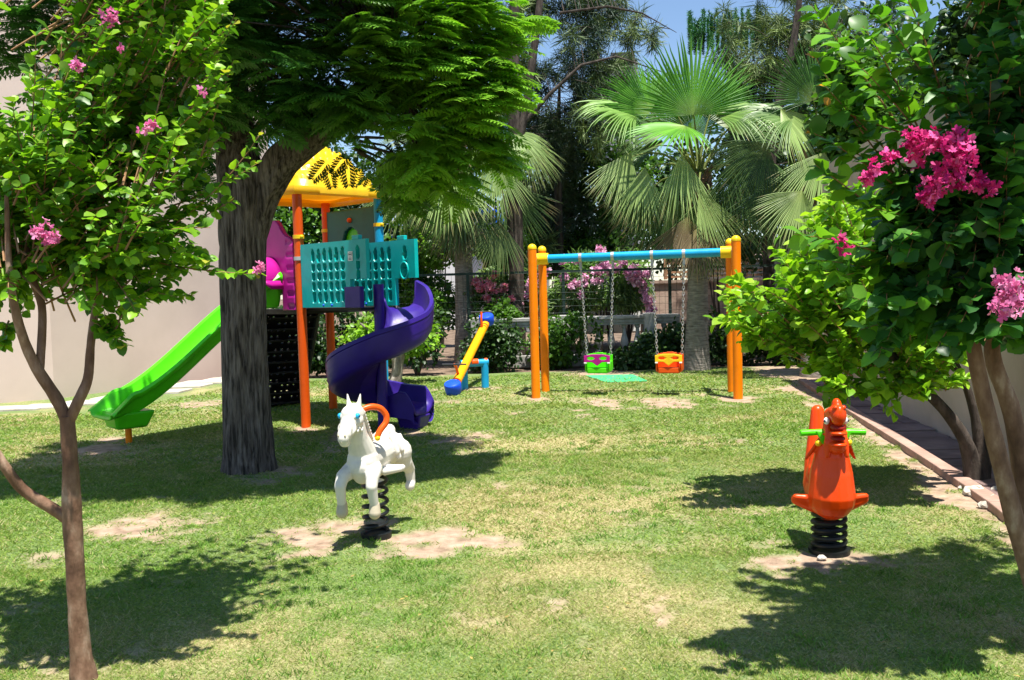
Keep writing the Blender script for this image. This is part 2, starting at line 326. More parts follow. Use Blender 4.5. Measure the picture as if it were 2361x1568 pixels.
# taller weedy clumps
nt_ = 1500; cy = 2.9+8*rs.rand(nt_)**1.2; cx = (rs.rand(nt_)*2-1)*(cy*.6+.3); k = (cx < kerbx(cy)-.1) & (bare(cx, cy) < .5) & (fbm(cx*1.1, cy*1.1, 201, 3) > .46); cx = cx[k]; cy = cy[k]; nb = 34; x = np.repeat(cx, nb)+rs.randn(len(cx)*nb)*.035; y = np.repeat(cy, nb)+rs.randn(len(cx)*nb)*.035
n = len(x); th = rs.rand(n)*6.283; lean = .35+.6*rs.rand(n); d = nrm(np.stack([np.cos(th)*lean, np.sin(th)*lean, 1.1-lean*.6], -1)); sd = nrm(np.cross(d, rs.randn(n, 3))); ln = .018+.026*rs.rand(n); wd = .0036+.0008*y; tc_ = np.repeat(rs.rand(len(cx)), nb)[:, None]
colg = (V(.085, .20, .025)*(1-tc_)+V(.20, .36, .055)*tc_)*(.7+.6*rs.rand(n, 1)); g = instances('grass_clumps', [(0, -.5, 0), (0, .5, 0), (1, 0, 0)], [(0, 1, 2)], np.stack([x, y, gz(x, y)-.002], -1), d*ln[:, None], sd*wd[:, None], d, colg, M['grass']); tag(g, 'taller darker grass clumps standing out of the short lawn', 'grass', kind='stuff')
# leaf litter / straw
n = 260; y = 3+9*rs.rand(n)**1.5; x = (rs.rand(n)*2-1)*y*.6; k = x < kerbx(y)-.1; x = x[k]; y = y[k]; n = len(x); th = rs.rand(n)*6.28
d = np.stack([np.cos(th), np.sin(th), .15*rs.rand(n)], -1); sd = nrm(np.cross(d, V(0, 0, 1)))
ln = .012+.026*rs.rand(n); col = V(.42, .30, .10)*(.6+.6*rs.rand(n, 1)); g = instances('leaf_litter', [(0, 0, 0), (.4, .22, .05), (1, 0, 0), (.4, -.22, .05)], [(0, 1, 2, 3)],
    np.stack([x, y, gz(x, y)+.022], -1), d*ln[:, None], sd*ln[:, None], V(0, 0, 1)*ln[:, None], col, M['grass']); tag(g, 'scattered dry yellow leaves and straw bits lying on the lawn', 'leaf litter', kind='stuff')
# kerb and flagstone path beside the right wall
cu = [(p[0], p[1]) for p in CU]; o = MB()
for i in range(len(cu)-1):
    a = V(*cu[i], 0); b = V(*cu[i+1], 0); dd = nrm(b-a); nn = V(-dd[1], dd[0], 0); L_ = np.linalg.norm(b-a); k = max(1, int(L_/.45))
    for j in range(k):
        o.box(a+(b-a)*(j+.5)/k+V(0, 0, .015), (L_/k-.012, .12, .07), (dd, nn, V(0, 0, 1)))
o.build('kerb', M['curb'], smooth=False, bevel=.008)['kind'] = 'structure'
o = MB(); yy = 3.2; r2 = random.Random(5)
while yy < 14.2:
    st = r2.uniform(.22, .42); xa = kerbx(yy)+.09; xb = wallx(yy)-.02; xx = xa
    while xx < xb-.03:
        wv = min(r2.uniform(.25, .55), xb-xx)
        if xb-(xx+wv) < .12: wv = xb-xx
        if wv > .08:
            j = lambda: r2.uniform(-.018, .018)
            o.prism([(xx+.012+j(), yy+.012+j()), (xx+wv-.012+j(), yy+.012+j()), (xx+wv-.012+j(), yy+st-.012+j()), (xx+.012+j(), yy+st-.012+j())], -.02, .028+r2.uniform(-.006, .008))
        xx += wv
    yy += st
o.build('path', M['slate'], smooth=False, bevel=.008)['kind'] = 'structure'
# stepping slabs along the left building
sp = [(-60, 946), (40, 943), (130, 938), (212, 930), (290, 918), (360, 906), (425, 893), (480, 884), (530, 877), (580, 870)]
o = MB()
for i, (px, py) in enumerate(sp):
    c = G(px, py); k = .50; j = r2.uniform(-.08, .08); o.prism([(c[0]-k+j, c[1]-.30), (c[0]+k-.1+j, c[1]-.24), (c[0]+k-.02+j, c[1]+.24), (c[0]-k+.06+j, c[1]+.2)], -.02, .03+.002*i)
o.build('stepping_path', M['slab'], smooth=False, bevel=.012)['kind'] = 'structure'
# stones at the bed
for i, (px, py, s) in enumerate([(2250, 1140, .09), (2290, 1158, .07), (2300, 1135, .06), (2225, 1128, .05), (1895, 1288, .028), (2270, 1168, .05)]):
    c = G(px, py); b_ = MB().ball(V(*c)+V(0, 0, s*.2), (s, s*.8, s*.5), 7); vv = [np.array(q) for q in b_.v]; b_.v = [tuple(q+rs.randn(3)*s*.07) for q in vv]
    L5 = ['pale grey stone at the foot of the leaning bush, leftmost large one', 'flat grey stone right of the bush roots beside the myrtle trunks', 'grey stone against the wall behind the bed of rocks', 'small stone nearest the bush stem base', 'small white pebble in front of the orange rider spring', 'low stone at the lawn edge in front of the others']
    o = b_.build('stone', M['slab'], smooth=False); tag(o, L5[i], 'stone', 'loose stones' if i != 4 else None)
# ------------------------------------------------------------------ buildings
o = MB(); a = G(-700, 985); b = G(126, 921); c = G(640, 849); o.prism([a[:2], b[:2], c[:2], (c[0]-3, c[1]+7), (a[0]-6, a[1]+9)], -.1, 8.5)
e = empty('building', (b[0], b[1], 0), label='pink rendered building with a sunlit corner behind the green slide', cat='building'); o.build('wall', M['wallL'], e, False)
MB().prism([a[:2]+V(-.2, -.35), b[:2]+V(.35, -.35), c[:2]+V(.4, -.1), (c[0]-3, c[1]+7), (a[0]-6, a[1]+9)], 8.5, 8.75).build('roof', M['whitew'], e, False)
o = MB(); w0 = WB[0]; pts = [p[:2] for p in WB]+[(WB[-1][0]+1, 1.2)]
pts = [WB[0][:2], WB[3][:2], WB[5][:2], WB[5][:2]+V(4, 0), (WB[0][0]+6, WB[0][1]+.2)]
e = empty('building', (w0[0], w0[1], 0), label='beige rendered building wall beside the flagstone path on the right', cat='building'); o.prism(pts, -.1, 3.35).build('wall', M['wallR'], e, False)
# ------------------------------------------------------------------ foliage helpers
LT = [(0, 0, 0), (.5, 0, .02), (1, 0, -.14), (.20, .27, .05), (.52, .39, .10), (.82, .25, .0), (.20, -.27, .05), (.52, -.39, .10), (.82, -.25, .0)]; LF = [(0, 1, 4, 3), (1, 2, 5, 4), (0, 6, 7, 1), (1, 7, 8, 2)]
DT = [(0, 0, 0), (.45, .28, .05), (1, 0, 0), (.45, -.28, .05)]; DF = [(0, 3, 2, 1)]
def palette(n, cols, rnd=rs):
    cols = np.array(cols); i = rnd.rand(n)*(len(cols)-1); k = i.astype(int); f = (i-k)[:, None]; return (cols[k]*(1-f)+cols[np.minimum(k+1, len(cols)-1)]*f)*(.8+.4*rnd.rand(n, 1))
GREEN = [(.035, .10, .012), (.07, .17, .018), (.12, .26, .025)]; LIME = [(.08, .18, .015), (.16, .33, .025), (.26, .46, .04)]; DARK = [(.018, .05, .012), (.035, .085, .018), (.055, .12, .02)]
def leaves(name, pos, dr_, up, size, cols, mat, parent, wid=1., near=True, rnd=rs):
    n = len(pos); d = nrm(dr_); s = nrm(np.cross(d, up)); u = np.cross(s, d); size = (np.full(n, size)*(.65+.6*rnd.rand(n)))[:, None]
    return instances(name, LT if near else DT, LF if near else DF, pos, d*size, s*size*wid, u*size, palette(n, cols, rnd) if len(np.shape(cols)) == 2 and len(cols) != n else cols, mat, parent)
class Shoots:
    def __init__(s): s.tw = MB(); s.p = []; s.d = []; s.u = []; s.c = []; s.sz = []
    def shoot(s, p0, p1, sag=.1, n=16, leaf=.06, start=.25, tipc=None, r=.0048, cols=GREEN, spread=.75, whorl=2):
        p0 = np.asarray(p0, float); p1 = np.asarray(p1, float); L = np.linalg.norm(p1-p0); bend = rs.randn(3)*.05*L; k = 7
        pt = lambda t: p0+(p1-p0)*t+V(0, 0, 1)*sag*L*(4*t*(1-t))*.5+bend*t*(1-t)*2
        s.tw.tube([pt(i/k) for i in range(k+1)], [r*(1-.75*i/k) for i in range(k+1)], 5, False)
        for i in range(n):
            t = start+(1-start)*(i+.5*rs.rand())/n; p = pt(t); ax = nrm(pt(min(1, t+.03))-pt(t-.03)); a0 = nrm(np.cross(ax, V(0, 0, 1)+rs.randn(3)*.35)); b0 = np.cross(ax, a0)
            for q in range(whorl):
                an = 2*math.pi*q/whorl+(i % 2)*.5+rs.randn()*.35; o_ = a0*math.cos(an)+b0*math.sin(an)*.7
                s.p.append(p); s.d.append(o_*spread+ax*.55+rs.randn(3)*.15+V(0, 0, -.08)); s.u.append(nrm(V(0, -.25, 1)+rs.randn(3)*.45)); s.sz.append(leaf*(.6+.6*rs.rand())*(1.12-.5*max(0, t-.6)))
                c = np.array(cols[rs.randint(len(cols))])*(.75+.5*rs.rand()); 
                if tipc is not None and t > .93 and q == 0: c = np.array(tipc)*(.7+.5*rs.rand())
                s.c.append(c)
                if tipc is not None and t > .93 and q == 0 and tipc[0] > .5: s.sz[-1] *= .55
        return pt
    def build(s, parent, wid=1.05, mat='gleaf', name='foliage'):
        p = np.array(s.p); d = nrm(np.array(s.d)); u = np.array(s.u); sd = nrm(np.cross(d, u)); u = np.cross(sd, d); z = np.array(s.sz)[:, None]
        instances(name, LT, LF, p, d*z, sd*z*wid, u*z, np.array(s.c), M[mat], parent); s.tw.build('twigs', M['twig'], parent)
def flowers(c, r, n, parent, cols, name='flower_cluster', ps=.02, flat=1.):
    """loose panicle: small crinkled florets of five petals scattered through an uneven volume"""
    nf = max(3, int(n/5)); sub = nrm(rs.randn(5, 3))*r*.55; k = rs.randint(5, size=nf); q = nrm(rs.randn(nf, 3)); fc = np.asarray(c)+sub[k]+q*(r*(.25+.42*rs.rand(nf, 1)))*V(1, 1, flat)
    P_ = np.repeat(fc, 5, 0); fn = np.repeat(nrm(q+rs.randn(nf, 3)*.5), 5, 0); a0 = nrm(np.cross(fn, V(.3, .2, 1))); b0 = np.cross(fn, a0); an = np.tile(np.arange(5)*1.257, nf)+rs.randn(nf*5)*.25
    d = nrm(a0*np.cos(an)[:, None]+b0*np.sin(an)[:, None]+fn*(.3+.3*rs.rand(nf*5, 1))); s_ = np.cross(fn, d); kk = (ps*(.6+.6*rs.rand(nf*5)))[:, None]; tone = np.repeat(palette(nf, cols), 5, 0)*(.8+.4*rs.rand(nf*5, 1))
    return instances(name, [(0, 0, 0), (.35, -.30, .1), (.95, -.32, -.08), (1.05, .02, .16), (.9, .34, -.06), (.35, .28, .1)], [(0, 1, 2, 3), (0, 3, 4, 5)], P_, d*kk, s_*kk, fn*kk, tone, M['petal'], parent)
PINK = [(.62, .10, .30), (.80, .22, .46), (.88, .42, .62)]; HOT = [(.48, .01, .12), (.72, .03, .25), (.86, .16, .42)]
def bush(name, c, rad, n, leaf, cols, label, cat='bush', group=None, stem=True, seed=1, wid=.9, lumps=14, trunk=None, ty='LT', mat='leaf'):
    rr = np.random.RandomState(seed); c = np.asarray(c, float); e = empty(name, (c[0], c[1], 0), label=label, cat=cat, group=group); rad = np.array(rad)
    cen = nrm(rr.randn(lumps, 3))*(rr.rand(lumps, 1)**.4)*.75; cr = .28+.28*rr.rand(lumps)
    k = rr.randint(lumps, size=n); q = nrm(rr.randn(n, 3)); p = (cen[k]+q*(cr[k]*(.6+.45*rr.rand(n)))[:, None])*rad+c
    p = p[p[:, 2] > .03]; q = q[:len(p)]; n = len(p); out = nrm((p-c)/rad)
    d = nrm(out*.7+rr.randn(n, 3)*.7+V(0, 0, -.1)); up = nrm(out*.5+V(0, -.2, .9)+rr.randn(n, 3)*.4)
    tone = palette(lumps, cols, rr); cl = tone[k[:n]]*(.75+.5*rr.rand(n, 1))
    s_ = nrm(np.cross(d, up)); u = np.cross(s_, d); sz = (leaf*(.6+.8*rr.rand(n)))[:, None]
    instances('foliage', LT if ty == 'LT' else DT, LF if ty == 'LT' else DF, p, d*sz, s_*sz*wid, u*sz, cl, M[mat], e)
    if stem:
        o = MB(); top = c+V(0, 0, rad[2]*.3)
        for i in range(4 if trunk is None else 6):
            a = V(c[0], c[1], 0) if trunk is None else V(*trunk[-1][:3]); b = c+cen[i]*rad*.8; md = (a+b)/2+V(0, 0, -.1)*rad[2]+rr.randn(3)*.05
            o.tube([a-V(0, 0, .02), md, b], [.03+.01*rad[2], .022, .008], 7, False)
        o.build('stem' if trunk is None else 'branches', M['darkbark'], e)
    return e
def pxr(D): return D/F
# ------------------------------------------------------------------ big shade tree
base = G(570, 1083); e = empty('shade_tree', base, label='large shade tree with furrowed grey trunk and feathery leaves in front of the play tower', cat='tree'); TX, TY = base[0], base[1]
def TP(px, py, D): return at(px, py, D)
D0 = TY; ph = rs.rand(20)*6.28
def furrow(pts, rad, seed, name='trunk', n=150, lob=1):
    """trunk with modelled bark ridges"""
    pts = [np.asarray(p, float) for p in pts]; m = len(pts); K = 150; T = np.linspace(0, m-1, K); pp = np.array([[np.interp(t, range(m), [p[i] for p in pts]) for i in range(3)] for t in T]); rd = np.interp(T, range(m), rad)
    for _ in range(16): pp[1:-1] = (pp[:-2]+pp[1:-1]*2+pp[2:])/4; rd[1:-1] = (rd[:-2]+rd[1:-1]*2+rd[2:])/4
    vs = []; a = V(1, 0, 0)
    for i in range(K):
        tn = nrm(pp[min(i+1, K-1)]-pp[max(0, i-1)]); a = nrm(a-tn*np.dot(a, tn)); b = np.cross(tn, a); zz = pp[i][2]; k = np.arange(n)
        th = 2*math.pi*k/n; ths = k*40./n+.8*vn(k*12./n, np.full(n, zz*2.5), seed+9)*2
        rid = np.sqrt(np.abs(vn(ths*1.0, np.full(n, zz*3.2)+seed, seed)-.5)*2); rid2 = vn(k*20./n, np.full(n, zz*.8)+seed, seed+5)
        fl = 1+.05*np.sin(3*th+1+zz)+.04*np.sin(5*th-zz*2)
        if lob: fl = fl+np.exp(-max(zz, 0)/.22)*.13*(np.sin(4*th+.7)*.5+.6)
        r = rd[i]*fl*(1-.06+.11*rid+.06*(rid2-.5)); vs.append(pp[i]+a*(np.cos(th)*r)[:, None]+b*(np.sin(th)*r)[:, None])
    vs = np.concatenate(vs); fs = [(i*n+k, i*n+(k+1) % n, (i+1)*n+(k+1) % n, (i+1)*n+k) for i in range(K-1) for k in range(n)]
    return link(name, fastmesh(name, vs, np.array(fs), 4), M['bark'], e)
furrow([base+V(0, 0, -.05), TP(569, 1040, D0), TP(566, 900, D0), TP(562, 700, D0), TP(560, 520, D0), TP(558, 430, D0), TP(545, 330, D0+.1), TP(530, 180, D0+.3), TP(520, 20, D0+.5)], [.226, .216, .208, .198, .205, .215, .18, .15, .10], 3)
furrow([TP(585, 560, D0), TP(605, 450, D0), TP(650, 370, D0-.05), TP(725, 310, D0-.1), TP(800, 250, D0-.2), TP(900, 150, D0-.3)], [.10, .15, .155, .14, .115, .08], 9, 'limb', 64, 0)
# bipinnate leaf template, length 1, drooping
tv = []; tf = []
def addl(p, d, s, u):
    k = len(tv); sd = np.cross(d, u); tv.extend([p, p+d*s*.45+sd*s*.17, p+d*s, p+d*s*.45-sd*s*.17]); tf.append((k, k+3, k+2, k+1))
for i in range(7):
    tt = .18+.8*i/6; p = V(tt, 0, -.22*tt*tt)
    for sgn in (-1, 1):
        pl = .34*(1-abs(tt-.45)*1.0); ax = nrm(V(.55, sgn, -.25)); 
        for j in range(4):
            q = p+ax*pl*(.25+.75*j/3)
            if j < 3: addl(q, nrm(ax*.6+V(.9, 0, -.3)), .20, V(0, 0, 1)); addl(q, nrm(ax*.5+V(-.4, sgn*.6, -.3)), .17, V(0, 0, 1))
            else: addl(q-ax*.02, nrm(ax+V(.1, 0, -.3)), .22, V(0, 0, 1))
addl(V(.98, 0, -.21), nrm(V(1, 0, -.5)), .17, V(0, 0, 1))
tv = np.array(tv); tf = np.array(tf)
def pix(p):
    d = np.asarray(p)-V(0, 0, CH); z = np.dot(d, fw); return CX+F*np.dot(d, RT)/z, CY-F*np.dot(d, UP)/z
cl = []; br = MB()
hubs = [TP(530, 150, D0+.3), TP(760, 290, D0-.1), TP(900, 150, D0-.3), TP(540, 300, D0+.1)]
for i in range(500):                                   # twig ends through the crown
    u = nrm(rs.randn(3)); r = rs.rand()**.45; p = V(TX+.2, TY-.45, 4.45)+u*V(2.65, 1.75, 1.75)*r
    low = 2.72+.35*abs(p[0]-TX-.6)*.2
    if p[2] < 2.95+.25*rs.rand(): continue
    if p[0] < TX-1.9 or (p[0] < TX-1.35 and p[2] < 3.5): continue
    q_ = pix(p)
    if q_[0] > 1085 and q_[1] > -120: continue
    if 590 < q_[0] < 1000 and 265 < q_[1]: continue
    cl.append(p)
def extra(px, py, D, k=1, j=.10):
    for _ in range(k): cl.append(at(px, py, D)+rs.randn(3)*j)
for px, py, D, k in [(1130, 60, 7.6, 6), (1090, 130, 7.4, 6), (1120, 210, 7.4, 6), (1060, 250, 7.3, 6), (1110, 290, 7.5, 4), (1040, 340, 7.6, 5), (960, 320, 7.4, 5), (1000, 400, 7.8, 4), (930, 380, 7.8, 4), (1010, 190, 7.2, 5), (960, 100, 7, 5), (880, 140, 7, 4),
                     (820, 90, 7, 4), (900, 240, 7.2, 4), (820, 260, 7.3, 4), (1150, 380, 7.9, 2), (700, 150, 7.2, 4), (640, 60, 7.2, 4), (640, 220, 7.3, 3), (760, 200, 7.1, 3), (500, 120, 8, 4), (470, 250, 8.6, 4), (460, 350, 8.9, 3), (440, 420, 9.1, 2), (500, 40, 8, 4),
                     (960, 370, 8.6, 3), (975, 430, 8.7, 3), (885, 220, 8.3, 4), (800, 230, 8.2, 4), (980, 450, 8.8, 2), (740, 250, 8.0, 4), (690, 230, 8.0, 3), (990, 300, 8.2, 3), (560, 60, 7.6, 4), (1080, 20, 7.4, 6), (1000, 30, 7.2, 5)]: extra(px, py, D, k)
cl = np.array(cl); pos = []; dd_ = []; col = []; ctr = V(TX+.3, TY+.1, 3.6)
for p in cl:
    o_ = nrm(p-ctr); k = rs.randint(10, 16); h_ = hubs[np.argmin([np.linalg.norm(p-h) for h in hubs])]
    br.tube([h_+(p-h_)*.35, (h_*.35+p*.65)+V(0, 0, .08), p], [.016, .010, .004], 5, False)
    tone = rs.rand(); bright = np.clip((p[0]-TX-1.05)/.9, 0, 1)  # right side of the crown lightened, sunlight painted into leaf colour
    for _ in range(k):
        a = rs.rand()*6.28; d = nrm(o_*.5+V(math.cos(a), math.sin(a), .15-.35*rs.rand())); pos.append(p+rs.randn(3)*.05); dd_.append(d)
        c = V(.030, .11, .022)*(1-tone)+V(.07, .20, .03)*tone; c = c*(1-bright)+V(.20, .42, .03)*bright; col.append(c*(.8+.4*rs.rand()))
for px, py, D in [(752, 392, 8.6), (800, 376, 8.7), (850, 396, 8.8), (885, 430, 8.9), (905, 395, 8.9), (905, 470, 9.0), (925, 350, 8.8), (900, 330, 8.6)]:
    p = at(px, py-12, D); pos.append(p); dd_.append(V(.5*rs.randn(), -.1, -1)); col.append(V(.03, .08, .02)); pos.append(p+V(.03, 0, .05)); dd_.append(V(.8*rs.randn(), -.1, -.8)); col.append(V(.03, .08, .02))
pos = np.array(pos); d = nrm(np.array(dd_)); upv = V(0, 0, 1)+rs.randn(len(d), 3)*.25; upv[-16:] = V(.15, -1, .2)+rs.randn(16, 3)*.25; s_ = nrm(np.cross(d, upv)); u = np.cross(s_, d); sz = (.235*(.7+.6*rs.rand(len(d))))[:, None]; sz[-16:] *= .8
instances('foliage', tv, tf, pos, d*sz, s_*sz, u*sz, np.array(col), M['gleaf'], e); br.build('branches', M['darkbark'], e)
# ------------------------------------------------------------------ near crape myrtle, left
b0 = G(190, 1568); D1 = b0[1]; e = empty('crape_myrtle', b0, label='slender crape myrtle with forked brown trunk in the left foreground', cat='tree')
o = MB()
def limb(o, pl, rad, seed): 
    m = len(pl); pts = [at(a, b, D) for a, b, D in pl]; K = (m-1)*5+1; T = np.linspace(0, m-1, K)
    pp = np.array([[np.interp(t, range(m), [p[i] for p in pts]) for i in range(3)] for t in T]); rd = np.interp(T, range(m), rad)
    for _ in range(4): pp[1:-1] = (pp[:-2]+pp[1:-1]*2+pp[2:])/4
    o.tube(list(pp), list(rd), 18, True, .035, seed)
limb(o, [(196, 1582, D1), (186, 1520, D1), (178, 1400, D1), (172, 1280, D1), (165, 1180, D1), (162, 1060, D1), (155, 960, D1)], [.062, .044, .037, .037, .040, .031, .030], 1)
limb(o, [(155, 975, D1), (135, 925, D1), (90, 860, D1-.03), (60, 800, D1-.05), (40, 740, D1-.1), (20, 640, D1-.1), (15, 450, D1-.1)], [.024, .025, .023, .020, .018, .014, .008], 2)
limb(o, [(90, 865, D1-.03), (95, 800, D1), (100, 700, D1+.05), (72, 645, D1+.05), (60, 560, D1+.1)], [.018, .017, .016, .016, .010], 3)
limb(o, [(158, 975, D1), (180, 925, D1), (205, 875, D1+.03), (208, 800, D1+.05), (216, 735, D1+.1), (240, 600, D1+.15), (290, 420, D1+.2)], [.022, .023, .020, .017, .016, .012, .006], 4)
limb(o, [(165, 1205, D1), (140, 1185, D1), (100, 1160, D1-.02), (50, 1130, D1-.05), (10, 1075, D1-.1), (-40, 1000, D1-.1), (-90, 800, D1-.1)], [.022, .024, .024, .022, .020, .018, .014], 5)
o.build('trunk', M['smoothbark'], e)
S = Shoots(); CM = [(.10, .25, .012), (.18, .38, .018), (.26, .48, .022), (.07, .19, .014)]
starts = [(20, 600), (60, 620), (110, 680), (220, 720), (240, 600), (280, 450), (150, 560), (40, 450)]
k = 0
while k < 175:
    sx, sy = starts[rs.randint(8)]; a = rs.uniform(-1.0, 1.25); L = rs.uniform(220, 560); tx = sx+math.sin(a)*L*.8; ty = sy-math.cos(a)*L*rs.uniform(.6, 1.0)+30
    lim = 545 if ty < 250 else 545-(ty-250)*.22
    if tx > lim or tx < -160 or ty < -260 or ty > 800: continue
    dd = D1+rs.uniform(-.35, .75); f = rs.rand()*.45; S.shoot(at(sx+(tx-sx)*f*.6+rs.randn()*30, sy+(ty-sy)*f*.6+rs.randn()*30, D1+rs.uniform(-.2, .4)), at(tx, ty, dd), .08, 16, .052, .12, (.20, .36, .03), cols=CM); k += 1
for k in range(50):                              # lower, darker fringe and left edge
    tx = rs.uniform(-60, 500); ty = rs.uniform(560, 760)-.22*max(0, tx-240)+(-40 if tx > 330 else 0); S.shoot(at(min(tx, 300)*.6+30, 560+rs.randn()*30, D1+.1), at(tx, ty, D1+rs.uniform(-.3, .6)), .05, 13, .052, .2, cols=CM)
for k in range(75):
    tx = rs.uniform(250, 548); ty = rs.uniform(-60, 330); S.shoot(at(tx-rs.uniform(70, 160), ty+rs.uniform(130, 260), D1+rs.uniform(0, .3)), at(tx, ty, D1+rs.uniform(-.2, .5)), .05, 14, .050, .15, (.24, .40, .03), cols=CM)
for k in range(75):                              # crown continuing above the frame
    S.shoot(at(200+rs.randn()*90, 60+rs.randn()*60, D1+.3), V(-1.25+rs.randn()*.42, D1+.45+rs.randn()*.45, 3.25+rs.rand()*.5), .05, 12, .062, .1, cols=CM)
for (x0, y0, x1, y1, sg, dl) in [(330, 560, 605, 300, -.1, .1), (380, 480, 600, 372, -.1, .15), (380, 560, 540, 460, 0, .1), (330, 600, 600, 632, .05, 0), (250, 680, 425, 690, .06, .0), (330, 300, 545, 45, -.02, .1), (350, 320, 525, 160, 0, 0), (400, 200, 530, 60, 0, 0), (215, 740, 290, 800, .1, -.05), (250, 730, 270, 770, .1, 0), (20, 740, 10, 800, .1, 0), (390, 560, 480, 600, 0, 0), (380, 500, 470, 470, 0, .1)]:
    S.shoot(at(x0, y0, D1+dl+.1), at(x1, y1, D1+dl), sg, 17, .048, .15, (.42, .42, .05), cols=CM)
S.build(e)
for (x_, y_, r_, n_) in [(108, 538, .052, 260), (250, 40, .038, 120), (180, 150, .03, 70), (338, 290, .034, 90), (597, 622, .028, 110), (463, 207, .018, 30), (280, 110, .02, 30)]:
    flowers(at(x_, y_, D1-.32 if x_ < 560 else D1-.02), r_*.9, int(n_*.9), e, PINK, ps=.016)
# ------------------------------------------------------------------ near crape myrtle, right
D2 = 3.75; b0 = V(*at(2420, 1420, D2)); b0[2] = 0; e = empty('crape_myrtle', b0, label='crape myrtle with hot pink flower heads and twin peeling trunks at the right edge', cat='tree'); o = MB()
gb = G(2420, 1480); 
limb(o, [(2430, 1530, D2), (2385, 1350, D2), (2345, 1220, D2), (2310, 1080, D2), (2268, 920, D2), (2240, 780, D2), (2225, 620, D2+.1), (2190, 420, D2+.25), (2120, 250, D2+.3)], [.05, .040, .038, .035, .032, .030, .024, .016, .008], 7)
limb(o, [(2450, 1530, D2+.05), (2400, 1330, D2+.05), (2370, 1180, D2+.1), (2352, 1050, D2+.1), (2330, 930, D2+.1), (2280, 820, D2+.1), (2300, 640, D2), (2340, 400, D2), (2320, 150, D2)], [.05, .042, .040, .038, .036, .032, .024, .016, .010], 8)
o.build('trunk', M['smoothbark'], e); S = Shoots(); CR = [(.03, .12, .024), (.055, .19, .028), (.09, .27, .026), (.022, .085, .018)]
k = 0
while k < 330:
    tx = rs.uniform(1960, 2500); ty = rs.uniform(-350, 800)
    if tx < 2240-.55*max(0, 300-abs(ty-330)) + 60: continue
    if ty > 640 and tx < 2080: continue
    sx = 2300+rs.randn()*40; sy = min(700, ty+rs.uniform(150, 380)); S.shoot(at(sx, sy, D2+rs.uniform(-.1, .3)), at(tx, ty, D2+rs.uniform(-.55, .45)), .1, 15, .072, .12, cols=CR, whorl=2); k += 1
for k in range(60):
    tx = rs.uniform(2020, 2340); ty = rs.uniform(480, 830); S.shoot(at(tx+rs.uniform(20, 120), ty-rs.uniform(80, 200), D2-.1), at(tx, ty, D2-rs.uniform(.25, .5)), .1, 12, .076, .1, cols=CR)
BR = [(.09, .26, .018), (.15, .36, .022), (.06, .18, .02)]
for (x0, y0, x1, y1) in [(2150, 500, 1870, 110), (2120, 420, 1895, 190), (2150, 380, 1990, 60), (2150, 450, 1860, 300), (2180, 400, 1960, 130), (2200, 300, 2010, 20), (2110, 560, 1880, 380), (2100, 620, 1830, 540), (2100, 640, 1900, 600), (2200, 700, 1950, 680), (2180, 720, 1985, 760), (2120, 470, 1920, 330),
                         (2250, 720, 2080, 560), (2080, 300, 1870, 10), (2180, 250, 2080, -30), (2361, 500, 2290, 300), (2380, 420, 2340, 120), (2300, 350, 2160, 200), (2380, 560, 2310, 500), (2250, 640, 2110, 700), (2200, 560, 2000, 480), (2160, 330, 1900, 240), (2150, 610, 1930, 640)]:
    S.shoot(at(x0, y0, D2-.1), at(x1, y1, D2-.45+rs.randn()*.1), .04, 15, .074, .1, (.55, .26, .03) if y1 < 320 and x1 < 1950 and y1 > 50 else None, cols=BR if x1 < 2150 else CR+BR, whorl=2)
for k in range(120): S.shoot(V(2.3+rs.randn()*.2, D2+rs.randn()*.2, 2.95), (lambda X_: V(X_, D2+rs.uniform(-1.0, .35+.32*(X_-1.6)), 3.4+rs.rand()*.4))(rs.uniform(1.6, 3.6)), .05, 20, .078, .02, cols=CR)
S.build(e, wid=1.15)
for (x_, y_, r_, n_) in [(2135, 350, .085, 420), (2190, 385, .095, 560), (2200, 345, .07, 300), (2143, 440, .062, 300), (2268, 432, .045, 160), (2012, 400, .05, 170), (2048, 362, .03, 70), (2330, 680, .085, 420), (2310, 722, .035, 70), (1935, 545, .025, 40), (1950, 575, .022, 30), (2100, 320, .04, 90)]:
    flowers(at(x_, y_, D2-.55 if x_ != 2330 else D2-.7), r_*.85, int(n_*.85), e, HOT if x_ < 2300 else PINK, ps=.020)
# --
b0 = G(2252, 1112); D3 = b0[1]; e = empty('citrus_bush', b0, label='leaning lime green citrus bush growing from the bed against the right wall', cat='bush'); o = MB()
limb(o, [(2252, 1118, D3), (2240, 1060, D3), (2225, 1010, D3-.05), (2175, 940, D3-.1), (2110, 880, D3-.2), (2060, 820, D3-.3), (1990, 740, D3-.4), (1900, 660, D3-.5), (1800, 640, D3-.5)], [.10, .065, .05, .042, .034, .028, .02, .012, .006], 11)
limb(o, [(2256, 1118, D3), (2262, 1040, D3), (2248, 960, D3), (2230, 890, D3), (2180, 800, D3), (2140, 640, D3)], [.09, .05, .032, .03, .025, .012], 12)
limb(o, [(2262, 1118, D3), (2275, 1050, D3), (2286, 960, D3), (2260, 860, D3), (2250, 780, D3)], [.07, .04, .034, .03, .02], 13)
o.build('trunk', M['darkbark'], e); S = Shoots(); CI = [(.16, .34, .018), (.24, .46, .024), (.34, .56, .035), (.11, .25, .016)]
k = 0
